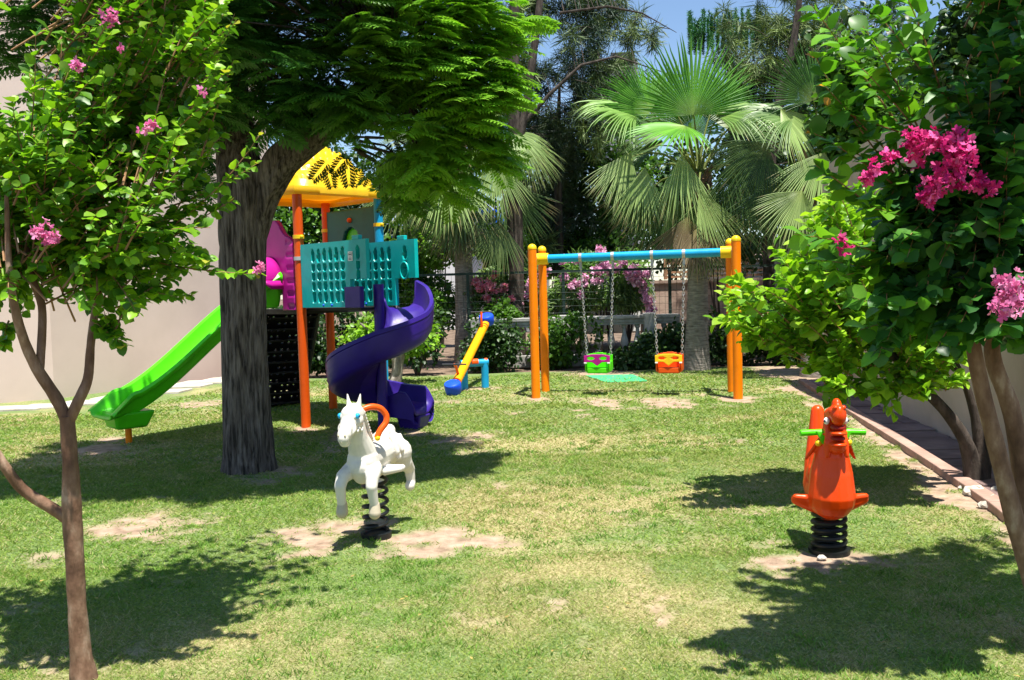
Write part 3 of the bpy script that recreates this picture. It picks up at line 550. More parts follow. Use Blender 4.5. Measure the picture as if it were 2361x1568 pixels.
while k < 430:
    tx = rs.uniform(1660, 2240); ty = rs.uniform(390, 900)
    lo = 640 if tx < 1780 else 560-.9*(tx-1780) if tx < 1900 else 400
    hi = 790 if tx < 1800 else 840 if tx < 1900 else 900
    if ty < lo or ty > hi: continue
    if tx < 1700 and abs(ty-700) > 70: continue
    f = .72; sx = tx+(2060-tx)*.30+rs.randn()*20; sy = ty+60+(700-ty)*.2; dd = D3-.45+rs.uniform(-.5, .6); S.shoot(at(sx, sy, dd+.1), at(tx, ty, dd), .1, 9, .088, .1, (.34, .50, .05), cols=CI, spread=.8); k += 1
for (x0, y0, x1, y1) in [(1900, 880, 1930, 960), (1960, 850, 1940, 930), (2050, 850, 2060, 960), (2040, 880, 2035, 930), (1780, 720, 1640, 745), (1740, 680, 1690, 640), (1760, 780, 1715, 790), (1980, 830, 1900, 900), (2100, 830, 2080, 900), (2020, 840, 1990, 890)]:
    S.shoot(at(x0, y0, D3-.6), at(x1, y1, D3-.6), .1, 8, .10, .1, cols=CI)
S.build(e, wid=.85)
# ------------------------------------------------------------------ palms
def frond(parent, b, h, ax, nr, R, S_=80, droop=.5, cols=((.10, .22, .02), (.16, .32, .03)), brown=0, nseg=44, name='frond'):
    b = np.asarray(b, float); h = np.asarray(h, float); ax = nrm(ax); nr = nrm(nr - ax*np.dot(nr, ax)); sd = np.cross(nr, ax); vs = []; fs = []; cc = []; st = [.0, .3, .55, .72, .86, 1.]; dphi = 2*math.radians(S_)/nseg
    c0 = np.array(cols[0])*(1-rs.rand()*.3)+np.array(cols[1])*.3*rs.rand()
    for i in range(nseg):
        ph_ = math.radians(S_)*(2*(i+.5)/nseg-1); L = R*(.72+.28*math.cos(ph_))*(.92+.12*rs.rand()); d = ax*math.cos(ph_)+sd*math.sin(ph_); td = -ax*math.sin(ph_)+sd*math.cos(ph_); k0 = len(vs); dj = rs.rand()*.5+.75; tw = rs.randn()*.05
        cseg = (c0+(np.array(cols[1])-c0)*rs.rand())*(.85+.3*rs.rand())
        for j, t_ in enumerate(st):
            w_ = L*dphi*.5*.92*(t_ if t_ < .56 else .56*(1-(t_-.55)/.45)**.8*1.05+.004); dr2 = droop*dj*R*max(0, t_-.35)**2*1.5; p = h+d*L*t_+V(0, 0, -dr2)+V(rs.randn(), 0, rs.randn())*.02*max(0, t_-.6)+td*tw*max(0, t_-.5)*L+nr*.12*R*(t_**2)*math.cos(ph_)
            fold = w_*.8; vs += [p-td*w_-nr*fold, p+nr*fold, p+td*w_-nr*fold]
            c = cseg.copy()
            if t_ > .8 and rs.rand() < brown: c = c*.3+V(.30, .20, .10)*.7
            if t_ < .1: c = c*.5+V(.35, .38, .12)*.5
            cc += [c]*3
        for j in range(len(st)-1):
            a = k0+j*3; fs += [(a, a+1, a+4, a+3), (a+1, a+2, a+5, a+4)]
    # petiole
    m_ = (b+h)/2+V(0, 0, .12*np.linalg.norm(h-b)); T = [b, b*.5+m_*.5+V(0, 0, .03), m_, m_*.5+h*.5+V(0, 0, .02), h+ax*.1*R]
    mb = MB(); mb.tube(T, [.035, .026, .02, .016, .008], 5, False); k0 = len(vs); vs += [np.array(q) for q in mb.v]; fs += [tuple(i+k0 for i in f) for f in mb.f]; cc += [V(.20, .24, .06)]*len(mb.v)
    me = fastmesh(name, np.array(vs), np.array(fs), 4); setcol(me, np.array(cc)); return link(name, me, M['palm'], parent, False)
UPG = ((.07, .24, .015), (.14, .36, .03)); DRP = ((.20, .32, .08), (.38, .50, .18)); SHADED = ((.04, .09, .025), (.09, .16, .04)); DED = ((.16, .12, .07), (.30, .23, .14))  # third pair: frond greens darkened as painted shade
def palm(base, top, D, r0_, r1_, skirt, lst, scale, label, boots=True):
    g = G(*base); D = g[1]; e = empty('fan_palm', g, label=label, cat='palm tree', group='fan palms behind the swings'); P1 = at(*top, D); o = MB(); K = 26; pts = []; rd = []
    for i in range(K): 
        t_ = i/(K-1); pts.append(V(*g)*(1-t_)+P1*t_+V(0, 0, -.05*(i == 0))); rd.append((r0_*(1-t_)+r1_*t_)*(1+.28*math.exp(-t_*9))*(1+.025*math.sin(i*2.6)))
    o.tube(pts, rd, 20, True, .02, 3); o.build('trunk', M['palmbark'], e)
    o = MB()
    if boots:
        z0 = pts[0]*(1-skirt)+P1*skirt
        for i in range(70):
            t_ = skirt+(1-skirt)*i/70; a = i*2.4; p = V(*g)*(1-t_)+P1*t_; q = V(math.cos(a), math.sin(a), 0); rr_ = r1_*1.0
            o.tube([p+q*rr_*.7, p+q*(rr_*1.2)+V(0, 0, .10), p+q*(rr_*1.65)+V(0, 0, .24)], [.07, .055, .02], 5, True)
        o.build('leaf_bases', M['palmboot'], e)
    for f_ in lst:
        hx, hy, ax_, ay_, adz, R_, S_, dr_, cols, nr_, br_, dd = f_
        h = at(hx, hy, D+dd); a2 = at(hx+ax_*100, hy+ay_*100, D+dd)-h; a2 = nrm(a2)+V(0, adz, 0)
        frond(e, P1+rs.randn(3)*.05, h, a2, V(*nr_), R_*D/F, S_, dr_, cols, br_)
    return e
MIDG = ((.13, .26, .04), (.24, .40, .09))
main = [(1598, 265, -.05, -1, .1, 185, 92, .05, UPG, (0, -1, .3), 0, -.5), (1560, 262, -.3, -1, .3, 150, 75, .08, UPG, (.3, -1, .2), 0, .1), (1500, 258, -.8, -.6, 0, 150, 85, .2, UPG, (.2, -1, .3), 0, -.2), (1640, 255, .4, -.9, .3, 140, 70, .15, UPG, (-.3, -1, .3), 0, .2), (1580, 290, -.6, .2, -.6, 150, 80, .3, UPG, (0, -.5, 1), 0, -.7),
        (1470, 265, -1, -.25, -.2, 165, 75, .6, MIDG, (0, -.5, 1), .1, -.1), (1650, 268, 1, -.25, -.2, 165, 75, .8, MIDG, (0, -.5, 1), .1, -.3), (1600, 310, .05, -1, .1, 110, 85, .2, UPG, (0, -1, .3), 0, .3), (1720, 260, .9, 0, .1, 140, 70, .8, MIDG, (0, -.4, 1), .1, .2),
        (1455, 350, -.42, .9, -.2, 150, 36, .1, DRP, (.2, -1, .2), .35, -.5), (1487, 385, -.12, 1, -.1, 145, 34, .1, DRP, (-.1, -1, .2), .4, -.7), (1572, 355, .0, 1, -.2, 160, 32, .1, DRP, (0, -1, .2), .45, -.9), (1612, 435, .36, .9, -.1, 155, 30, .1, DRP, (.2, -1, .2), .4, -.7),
        (1700, 372, .15, 1, -.1, 165, 55, .1, SHADED+DRP[:1], (-.2, -1, .2), .5, -.5), (1640, 440, .1, 1, .1, 200, 55, .1, SHADED, (0, -1, .1), .3, -.3), (1545, 440, -.3, 1, .2, 180, 60, .1, SHADED, (0, -1, .1), .3, -.2), (1500, 430, -.5, .9, .3, 150, 60, .2, SHADED, (0, -1, .1), .3, .3), (1740, 400, .5, .9, .3, 170, 60, .2, SHADED, (0, -1, .1), .3, .3),
        (1610, 520, .1, 1, -.1, 140, 45, 0, DED, (0, -1, .1), .6, -.35), (1585, 500, -.1, 1, 0, 140, 50, 0, DED, (0, -1, .1), .6, -.3), (1640, 545, .2, 1, -.1, 110, 40, 0, DRP, (0, -1, .1), .6, -.35), (1560, 300, -.5, -.5, 1, 170, 80, .3, SHADED, (0, -1, .5), 0, .8), (1680, 300, .5, -.5, 1, 170, 80, .3, SHADED, (0, -1, .5), 0, .8), (1530, 330, -1, .3, .6, 160, 70, .5, SHADED, (0, -.5, 1), 0, .7), (1690, 330, 1, .3, .6, 160, 70, .5, SHADED, (0, -.5, 1), 0, .7)]
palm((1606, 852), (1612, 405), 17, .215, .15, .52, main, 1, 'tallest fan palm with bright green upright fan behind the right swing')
lf = [(1130, 298, .0, 1, -.1, 140, 50, .1, DRP, (-.2, -1, .3), .2, -.5), (1175, 300, .8, .65, -.1, 110, 45, .5, DRP, (0, -.7, .8), .2, -.3), (1205, 320, .5, .9, 0, 115, 45, .3, DRP, (0, -1, .4), .2, -.2), (1140, 365, .05, 1, -.1, 140, 45, .1, DRP, (0, -1, .2), .3, -.7), (1155, 515, -.2, 1, -.1, 120, 50, .1, ((.07, .13, .035), (.16, .22, .07)), (0, -1, .3), .3, -.6),
      (1170, 430, .5, 1, .1, 140, 50, .1, SHADED, (0, -1, .2), .3, -.2), (1030, 380, -.1, 1, -.2, 165, 52, .1, DRP, (0, -1, .2), .4, -.8), (960, 390, -.1, 1, -.1, 120, 50, .1, DRP, (.2, -1, .2), .3, -.6), (1000, 360, -.8, .6, -.1, 140, 60, .3, DRP, (0, -.7, .6), .2, -.3), (1065, 420, .1, 1, -.1, 165, 50, .05, ((.05, .10, .03), (.14, .2, .07)), (0, -1, .2), .4, -.5),
      (1040, 460, -.2, 1, 0, 150, 45, .05, SHADED, (0, -1, .2), .4, -.3), (1080, 500, .1, 1, 0, 110, 35, 0, ((.1, .13, .06), (.22, .22, .12)), (0, -1, .2), .6, -.3), (1050, 500, -.1, 1, 0, 110, 35, 0, DED, (0, -1, .2), .6, -.25), (1040, 270, -.3, -1, .1, 140, 85, .15, UPG, (0, -1, .3), 0, -.1), (1090, 265, .3, -1, .2, 140, 85, .15, UPG, (0, -1, .3), 0, .1), (990, 320, -1, -.1, 0, 130, 75, .5, SHADED, (0, -.5, 1), 0, .1), (930, 420, -.4, .9, .1, 130, 55, .1, DRP, (.2, -1, .2), .3, -.3), (740, 500, 0, 1, -.1, 110, 50, .1, DRP, (0, -1, .2), .3, -.3), (690, 490, -.4, 1, -.1, 110, 50, .1, SHADED, (0, -1, .2), .3, 0)]
palm((1075, 842), (1062, 350), 20, .215, .16, .55, lf[:-2], 1, 'fan palm with brown leaf bases on its trunk behind the seesaw')
rt = [(1850, 440, -.45, .9, -.1, 135, 60, .1, DRP, (.1, -1, .2), .2, -.7), (1900, 350, -.35, 1, -.1, 160, 50, .1, DRP, (0, -1, .2), .2, -.5), (1800, 250, .6, .8, 0, 130, 55, .4, DRP, (0, -.6, .8), .2, -.3), (1880, 230, -.4, -.8, .1, 150, 85, .1, ((.04, .13, .015), (.08, .2, .03)), (0, -1, .3), 0, -.2), (1830, 270, -1, -.1, -.1, 140, 70, .5, ((.07, .16, .03), (.2, .3, .1)), (0, -.6, .8), 0, -.2), (1930, 250, .5, -.8, 0, 150, 80, .1, SHADED, (0, -1, .3), 0, 0), (1800, 420, -.2, 1, .2, 170, 55, .1, SHADED, (0, -1, .2), .2, 0), (1860, 480, .1, 1, .2, 150, 55, .1, SHADED, (0, -1, .2), .3, 0), (1930, 420, .4, 1, .1, 160, 55, .1, SHADED, (0, -1, .2), .3, -.1), (1770, 330, -.6, .7, .2, 150, 60, .3, SHADED, (0, -.8, .4), .1, .1), (1960, 330, .9, .4, .1, 150, 60, .3, DRP, (0, -.8, .5), .1, 0)]
palm((1885, 866), (1880, 370), 16, .24, .17, .5, rt, 1, 'fan palm half hidden by the lime green bush at the right')
# ------------------------------------------------------------------ needle trees
def needletree(name, stems, tufts, cols, label, nn=62, ln=.32, group='tall needle leaved trees in the background', wd=.010, mat='darkbark', D=19.3, seed=1):
    g = V(*G(stems[0][0][0][0], stems[0][0][0][1])) if stems[0][2] else V(*stems[0][3]); e = empty(name, (g[0], g[1], 0), label=label, cat='tree', group=group); o = MB(); rr = np.random.RandomState(seed)
    allp = []
    for pl, rad, gr, *_ in stems:
        pts = [at(p[0], p[1], p[2] if len(p) > 2 else D) for p in pl]
        if gr: pts[0] = V(pts[0][0], pts[0][1], -.05)
        o.tube(pts, rad, 12, True, .04, seed)
        for i in range(len(pts)-1):
            for t_ in np.linspace(0, 1, 12): allp.append((pts[i]*(1-t_)+pts[i+1]*t_))
    o.build('trunk', M[mat], e); allp = np.array(allp); tw = MB(); P_ = []; D_ = []; Cc = []
    for (px, py, dd, rx, ry, k, tone) in tufts:
        c = at(px, py, D+dd); near = allp[np.argmin(np.linalg.norm(allp-c-V(0, 0, -.6), axis=1))]
        tw.tube([near, near*.5+c*.5+V(0, 0, .12), c], [.007, .005, .004], 4, False)
        for _ in range(k):
            p = c+V(rr.randn()*rx*D/F*.55, rr.randn()*rx*D/F*.5, rr.randn()*ry*D/F*.55); 
            if rr.rand() < .5: tw.tube([c, (c+p)/2+V(0, 0, .05), p], [.009, .006, .003], 4, False)
            for _ in range(nn):
                P_.append(p+rr.randn(3)*.05); D_.append(nrm(rr.randn(3)*.8+V(0, 0, -.55)+nrm(p-c+1e-3)*.4)); Cc.append((np.array(cols[0])*(1-tone)+np.array(cols[1])*tone)*(.6+.8*rr.rand()))
    P_ = np.array(P_); d = np.array(D_); n = len(d); s_ = nrm(np.cross(d, rr.randn(n, 3))); L = (ln*(.5+.8*rr.rand(n)))[:, None]
    instances('foliage', [(0, -.5, 0), (0, .5, 0), (.55, .35, -.06), (1, 0, -.2)], [(0, 1, 2, 3)], P_, d*L, s_*wd, -np.cross(s_, d)*L, np.array(Cc), M['needle'], e); tw.build('branches', M[mat], e)
    return e
NC = ((.022, .050, .026), (.19, .27, .07)); R_ = np.random.RandomState(11)
def cloud(lst):
    out = []
    for (px, py, rx, ry, k, tone, dd) in lst:
        for _ in range(k): out.append((px+R_.randn()*rx*.5, py+R_.randn()*ry*.5, dd+1.3+R_.randn()*.5, 32, 38, 3, np.clip(tone+R_.randn()*.15, 0, 1)))
    return out
needletree('needle_tree', [([(1193, 842), (1192, 700), (1188, 500), (1184, 300), (1184, 100), (1190, -160)], [.21, .165, .15, .13, .12, .07], True), ([(1196, 330), (1215, 240), (1238, 60), (1265, -160)], [.09, .09, .075, .05], False), ([(1210, 280), (1270, 215), (1340, 150), (1420, 130), (1540, 170)], [.05, .04, .03, .02, .008], False), ([(1290, 30), (1400, 15), (1480, 30), (1560, 75)], [.03, .025, .015, .006], False), ([(1192, 620), (1180, 560), (1150, 400)], [.03, .03, .01], False)],
           cloud([(1300, 40, 90, 80, 18, .12, 0), (1380, 60, 60, 80, 7, .2, .3), (1290, 160, 80, 80, 13, .1, 0), (1190, 150, 60, 70, 8, .75, -.3), (1170, 60, 60, 60, 8, .7, 0), (1390, 190, 90, 50, 9, .35, 0), (1470, 60, 90, 40, 6, .4, 0), (1330, 250, 80, 60, 14, .15, .2), (1390, 270, 80, 50, 12, .75, -.2), (1250, 330, 60, 70, 9, .2, 0), (1450, 150, 80, 50, 5, .5, .3), (1150, 230, 40, 60, 5, .7, 0), (1230, -60, 150, 60, 20, .3, 0)]), NC, 'tall needle leaved tree with straight dark trunk between seesaw and swings', seed=3)
needletree('needle_tree', [([(1290, 838, 21.5), (1290, 600, 21.5), (1285, 350, 21.5), (1290, 200, 21.5)], [.12, .10, .08, .03], True)], cloud([(1290, 330, 60, 60, 14, .25, 2), (1290, 400, 60, 60, 16, .2, 2), (1295, 480, 70, 60, 18, .15, 2), (1240, 560, 70, 50, 8, .5, 1.5), (1300, 560, 60, 50, 16, .1, 2), (1340, 300, 60, 60, 8, .5, 2)]), NC, 'shorter dark needle leaved tree directly left of the tallest palm', seed=4)
needletree('needle_tree', [([(1775, 858, 19), (1772, 600, 19.5), (1780, 300, 19.5), (1830, 100, 19.5), (1860, -120, 19.5)], [.14, .12, .10, .08, .04], True), ([(1790, 260), (1860, 170), (1930, 130)], [.05, .03, .01], False)], cloud([(1790, 90, 100, 80, 20, .62, 0), (1860, 60, 90, 100, 20, .8, 0), (1740, 180, 80, 80, 20, .85, .3), (1800, 260, 100, 60, 10, .45, .6), (1930, 150, 80, 90, 14, .4, 0), (1880, -60, 150, 50, 16, .5, 0), (1730, 330, 70, 70, 8, .3, 1.2), (2000, 80, 90, 90, 10, .25, .5), (1960, 280, 80, 80, 10, .2, .5)]), NC, 'pale needle leaved tree with rough trunk behind the right swing post', seed=5, D=19.5)
# finger branched conifer top
D = 26; g = at(1680, 80, D); e = empty('araucaria', (g[0], g[1], 0), label='distant conifer with upright finger like green shoots above the tallest palm', cat='tree'); MB().tube([V(g[0], g[1], -.05), V(g[0]+.1, g[1], 4), V(g[0], g[1], g[2]-.4)], [.2, .16, .06], 10, True).build('trunk', M['darkbark'], e)
P_ = []; D_ = []; Cc = []
for arm in range(6):
    yy = 62+arm*10
    for i in range(16):
        px = 1590+i*11+R_.randn()*2; tip = yy-28-R_.rand()*16-abs(i-10)*0+(8-i)*.8; a = at(px, yy+14, D+R_.randn()*.5); b = at(px+R_.randn()*5, tip, D)
        for t_ in np.linspace(0, 1, 22):
            for _ in range(7): P_.append(a*(1-t_)+b*t_); D_.append(nrm(R_.randn(3)*V(1, 1, .3)+V(0, 0, .9))); Cc.append(V(.03, .14, .03)*(.6+.9*R_.rand()))
P_ = np.array(P_); d = np.array(D_); s_ = nrm(np.cross(d, R_.randn(len(d), 3))); instances('foliage', [(0, -.5, 0), (0, .5, 0), (.5, .3, 0), (1, 0, 0)], [(0, 1, 2, 3)], P_, d*.10, s_*.022, d, np.array(Cc), M['needle'], e)
# ------------------------------------------------------------------ broadleaf trees and bushes behind
def B(px, py, D, rx, ry, n, leaf, cols, label, name='bush', group='green bushes behind the lawn', seed=1, cat='bush', dz=1, **k):
    c = at(px, py, D); return bush(name, c, (rx*D/F, dz*rx*D/F*.7, ry*D/F), n, leaf, cols, label, cat, group, seed=seed, **k)
B(1400, 470, 23, 130, 200, 5200, .13, GREEN, 'broadleaf tree with glossy leaves standing left of the tallest palm', 'broadleaf_tree', 'broadleaf trees far behind the fence', 21, 'tree', lumps=26)
B(1540, 470, 25, 150, 190, 4200, .15, DARK, 'dark broadleaf tree standing right behind the tallest palm', 'broadleaf_tree', 'broadleaf trees far behind the fence', 22, 'tree', lumps=26)
B(1780, 420, 24, 190, 210, 5600, .16, DARK, 'dark broadleaf tree filling the gap between the two right palms', 'broadleaf_tree', 'broadleaf trees far behind the fence', 23, 'tree', lumps=30)
B(2050, 330, 18, 240, 330, 6500, .15, DARK, 'dark tall tree behind the right crape myrtle at the frame edge', 'broadleaf_tree', 'broadleaf trees far behind the fence', 24, 'tree', lumps=34)
B(2280, 120, 13, 200, 230, 5000, .12, DARK, 'dark tree leaning over the right building wall top', 'broadleaf_tree', 'broadleaf trees far behind the fence', 31, 'tree', lumps=30)
B(1990, 250, 15, 130, 170, 3800, .12, GREEN, 'mid green tree behind the right wall corner', 'broadleaf_tree', 'broadleaf trees far behind the fence', 32, 'tree', lumps=24)
B(1245, 440, 26, 110, 150, 3200, .15, DARK, 'dark tree far behind the straight dark trunk', 'broadleaf_tree', 'broadleaf trees far behind the fence', 33, 'tree', lumps=24)
B(1010, 480, 26, 100, 120, 2600, .15, DARK, 'dark tree far behind the left fan palm crown', 'broadleaf_tree', 'broadleaf trees far behind the fence', 34, 'tree', lumps=20)
B(1660, 560, 21.5, 130, 70, 2600, .11, DARK, 'dark shrub above the trellis behind the tallest palm trunk', seed=85)
B(970, 585, 20.5, 110, 70, 3400, .10, LIME, 'bright bush above the iron fence right of the turquoise panels', 'bush', seed=25)
B(1150, 590, 21.5, 110, 75, 3400, .10, LIME, 'bright bush above the iron fence between palm and dark trunk', 'bush', seed=26)
B(1250, 590, 22.5, 90, 60, 2400, .10, LIME, 'bright bush above the iron fence left of the swing post', 'bush', seed=27)
B(1380, 580, 22.5, 100, 60, 2000, .12, GREEN, 'green bush above the swing beam behind the pink oleander', 'bush', seed=28)
B(800, 480, 22, 180, 160, 4600, .14, DARK, 'dark tree behind the yellow tower roof', 'broadleaf_tree', 'broadleaf trees far behind the fence', 29, 'tree', lumps=26)
B(640, 560, 21, 150, 150, 3600, .14, GREEN, 'mid green tree behind the magenta slide hood', 'broadleaf_tree', 'broadleaf trees far behind the fence', 30, 'tree', lumps=24)
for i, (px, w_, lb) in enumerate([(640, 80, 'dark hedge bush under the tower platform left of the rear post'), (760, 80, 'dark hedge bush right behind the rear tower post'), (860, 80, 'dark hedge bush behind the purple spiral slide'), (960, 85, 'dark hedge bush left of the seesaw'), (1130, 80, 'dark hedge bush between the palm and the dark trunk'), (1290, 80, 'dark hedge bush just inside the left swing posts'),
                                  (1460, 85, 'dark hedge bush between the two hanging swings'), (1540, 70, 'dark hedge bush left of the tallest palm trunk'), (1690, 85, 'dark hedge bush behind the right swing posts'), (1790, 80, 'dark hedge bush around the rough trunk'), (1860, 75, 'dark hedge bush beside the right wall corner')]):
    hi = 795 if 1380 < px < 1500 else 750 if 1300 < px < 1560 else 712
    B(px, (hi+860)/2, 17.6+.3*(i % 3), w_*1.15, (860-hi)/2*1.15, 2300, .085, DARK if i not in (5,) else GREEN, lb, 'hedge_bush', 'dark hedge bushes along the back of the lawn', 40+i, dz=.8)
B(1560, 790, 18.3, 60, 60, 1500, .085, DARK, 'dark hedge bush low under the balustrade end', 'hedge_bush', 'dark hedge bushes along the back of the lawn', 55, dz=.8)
B(1000, 690, 20.3, 85, 70, 2600, .11, GREEN, 'green shrub at the fence right of the purple slide top', seed=81)
B(880, 640, 20.8, 90, 110, 3000, .12, GREEN, 'green shrub at the fence behind the turquoise panels', seed=82)
B(740, 660, 20.5, 100, 90, 2800, .12, DARK, 'dark shrub at the fence behind the orange tower posts', seed=83)
B(1180, 740, 18.9, 70, 60, 1800, .10, GREEN, 'green shrub low between the dark trunk and seesaw seat', seed=84)
# small tree with pale crooked trunk and lime leaves behind the spiral slide
g = G(912, 888); D = g[1]; e = bush('small_tree', at(905, 765, D+.3), (105*D/F, 75*D/F, 58*D/F), 3600, .085, LIME, 'small pale trunked tree with lime leaves behind the purple slide', 'tree', None, False, 61, lumps=22)
e2 = MB(); 
limb(e2, [(908, 892, D), (915, 865, D), (918, 835, D), (905, 812, D), (898, 790, D)], [.13, .10, .09, .075, .05], 21); limb(e2, [(915, 850, D), (926, 815, D+.05), (930, 780, D+.1)], [.08, .085, .05], 22); limb(e2, [(905, 812, D), (860, 770, D), (830, 745, D)], [.05, .03, .015], 23)
e2.build('trunk', M['paleb'], e)
# oleanders with pink flowers
OPK = [(.80, .30, .55), (.90, .50, .72), (.95, .70, .84)]
def oleander(px, py, rx, ry, fl, label, seed, cols=OPK):
    D = 19.8; c = at(px, py, D); e = bush('oleander', c, (rx*D/F, .5, ry*D/F), 3000, .16, [(.10, .21, .06), (.19, .33, .10), (.30, .43, .18)], label, 'bush', 'pink flowering oleanders at the fence', seed=seed, wid=.28, lumps=16)
    rr = np.random.RandomState(seed)
    for (fx, fy, s) in fl: flowers(at(fx, fy, D-.68+rr.rand()*.2), s*1.25*D/F, int(60+s*s*1.5), e, cols, ps=.050)
RED = [(.75, .16, .26), (.86, .30, .42), (.92, .5, .6)]
oleander(1125, 680, 60, 65, [(1130, 655, 16), (1105, 660, 10), (1165, 665, 10), (1120, 690, 9), (1168, 710, 13), (1150, 700, 8), (1195, 700, 8), (1095, 650, 9), (1170, 725, 9), (1180, 690, 6), (1140, 635, 6)], 'oleander with coral pink flowers behind the seesaw', 71, RED)
oleander(1235, 680, 50, 75, [(1228, 640, 12), (1232, 665, 12), (1225, 680, 9), (1255, 640, 9), (1262, 625, 6), (1222, 655, 8)], 'oleander with pale pink flowers directly behind the left swing posts', 72)
oleander(1335, 660, 60, 80, [(1300, 645, 9), (1330, 650, 9), (1345, 640, 9), (1350, 655, 8), (1320, 660, 7), (1375, 648, 9), (1340, 680, 6), (1376, 620, 12), (1395, 620, 14), (1300, 600, 9), (1330, 598, 8), (1385, 577, 8), (1390, 595, 9)], 'oleander with pink flowers behind the left swing chain', 73)
oleander(1440, 650, 65, 80, [(1412, 623, 14), (1435, 605, 8), (1462, 625, 12), (1470, 640, 12), (1448, 632, 9), (1490, 630, 10), (1476, 655, 10), (1460, 650, 9), (1485, 670, 8), (1490, 690, 9), (1500, 700, 12), (1505, 712, 9), (1495, 720, 8)], 'oleander with the largest pink flower heads between the swings', 74)
# ------------------------------------------------------------------ fence, balustrade, walls, buildings behind
D = 19.0
e = empty('iron_fence', (at(1240, 840, D)[0], D, 0), label='dark iron fence with wire mesh running behind the oleanders and swings', cat='fence')
zt = at(1240, 627, D)[2]; xa = at(600, 600, D)[0]; xb = at(1900, 600, D)[0]; MB().box(((xa+xb)/2, D, zt), (xb-xa, .045, .045)).build('rail', M['iron'], e, False)
for px in (740, 960, 1080, 1300, 1410, 1545, 1700, 1860): MB().box((at(px, 700, D)[0], D, zt/2), (.06, .06, zt-.02)).build('fence_post', M['iron'], e, False)
o = MB(); k = 0
xx = xa
while xx < xb: o.tube([V(xx, D-.03, .75), V(xx, D-.03, zt-.02)], .0028, 4, False); xx += .12
for i in range(9): o.tube([V(xa, D-.035, .8+i*.14), V(xb, D-.035, .8+i*.14)], .0028, 4, False)
o.build('wire_mesh', M['iron'], e)
D = 18.6; zc = at(1420, 728, D)[2]; xa = at(1080, 700, D)[0]; xb = at(1565, 700, D)[0]; e = empty('balustrade', (xa, D, 0), label='weathered white concrete balustrade seen behind the hanging swings', cat='balustrade')
o = MB(); o.box(((xa+xb)/2, D, zc-.03), (xb-xa, .30, .07)); o.box(((xa+xb)/2, D, zc-.10), (xb-xa, .24, .07)); o.box(((xa+xb)/2, D, zc-.16), (xb-xa, .20, .05)); o.build('coping', M['conc'], e, False, bevel=.01)
MB().box(((xa+xb)/2, D, .12), (xb-xa, .24, .24)).build('plinth', M['conc'], e, False, bevel=.01)
for px in (1100, 1300, 1497): MB().box((at(px, 760, D)[0], D, (zc+.04)/2), (.24, .34, zc+.04)).build('pier', M['conc'], e, False, bevel=.012)
zb, zt2 = .24, zc-.185; xx = xa+.2
while xx < xb:
    prof = [(0, .06), (.08, .06), (.12, .035), (.2, .05), (.35, .085), (.5, .07), (.7, .04), (.86, .035), (.9, .055), (1, .055)]
    if all(abs(xx-at(px, 760, D)[0]) > .2 for px in (1100, 1300, 1497)): MB().tube([V(xx, D, zb+(zt2-zb)*a) for a, r in prof], [r for a, r in prof], 12).build('baluster', M['conc'], e)
    xx += .27
# pink stone garden wall with trellis on top, behind right
D = 23; a = at(1480, 655, D); b = at(2000, 655, D); e = empty('garden_wall', (a[0], D, 0), label='pink stone garden wall with wooden trellis behind the tallest palm', cat='wall')
MB().box(((a[0]+b[0])/2, D+.2, a[2]/2), (b[0]-a[0], .4, a[2])).build('wall', M['stonewall'], e, False); MB().box(((a[0]+b[0])/2, D+.2, a[2]+.04), (b[0]-a[0]+.1, .5, .08)).build('coping', M['stonewall'], e, False)
xa, xb = at(1535, 620, D)[0], at(2000, 620, D)[0]; z0 = a[2]+.1
o = MB()
for i in range(7): o.box(((xa+xb)/2, D+.1, z0+.06+i*.115), (xb-xa, .03, .055))
o.build('trellis', M['wood'], e, False)
for i in range(6): MB().box((xa+(xb-xa)*i/5, D+.05, z0+.42), (.08, .08, .84)).build('trellis_post', M['wood'], e, False)
def house(x0, x1, y0, D, mat, label, extra=None, dep=5):
    a = at(x0, y0, D); b = at(x1, y0, D); e = empty('building', (a[0], D, 0), label=label, cat='building'); MB().box(((a[0]+b[0])/2, D+dep/2, a[2]/2), (b[0]-a[0], dep, a[2])).build('wall', M[mat], e, False)
    return e, a, b
D = 38; e, a, b = house(880, 1175, 470, D, 'whitew', 'distant white building with blue balconies seen between the palms')
for (x0, x1, y0, y1) in [(890, 985, 527, 560), (1085, 1150, 489, 497), (1140, 1170, 500, 520)]:
    p = at(x0, y0, D); q = at(x1, y1, D); MB().box(((p[0]+q[0])/2, D-.5, (p[2]+q[2])/2), (q[0]-p[0], 1.0, p[2]-q[2])).build('balcony', M['bluew'], e, False, bevel=.02)
for (x0, x1, y0, y1) in [(905, 950, 568, 610), (1000, 1060, 500, 540), (1095, 1130, 520, 560)]:
    p = at(x0, y0, D); q = at(x1, y1, D); MB().box(((p[0]+q[0])/2, D-.02, (p[2]+q[2])/2), (q[0]-p[0], .1, p[2]-q[2])).build('window', M['darksteel'], e, False)
D = 34; e, a, b = house(1205, 1260, 420, D, 'greyw', 'grey screened structure behind the dark straight trunk')
MB().box(((a[0]+b[0])/2, D-.05, at(1230, 545, D)[2]), (b[0]-a[0]+.1, .1, .1)).build('cornice', M['whitew'], e, False)
D = 40; e, a, b = house(1400, 1470, 140, D, 'greyw', 'distant grey tower block behind the needle tree branches')
for i in range(10): MB().box(((a[0]+b[0])/2, D-.03, 2.5+i*1.0), (b[0]-a[0]-.3, .1, .35)).build('window', M['darksteel'], e, False)
D = 30; e, a, b = house(1680, 2000, 560, D, 'wallR', 'low pale house behind the right swing posts')
for px in (1740, 1830, 1920): p = at(px, 620, D); MB().box((p[0], D-.02, p[2]-.2), (.8, .1, 1.0)).build('window', M['darksteel'], e, False)
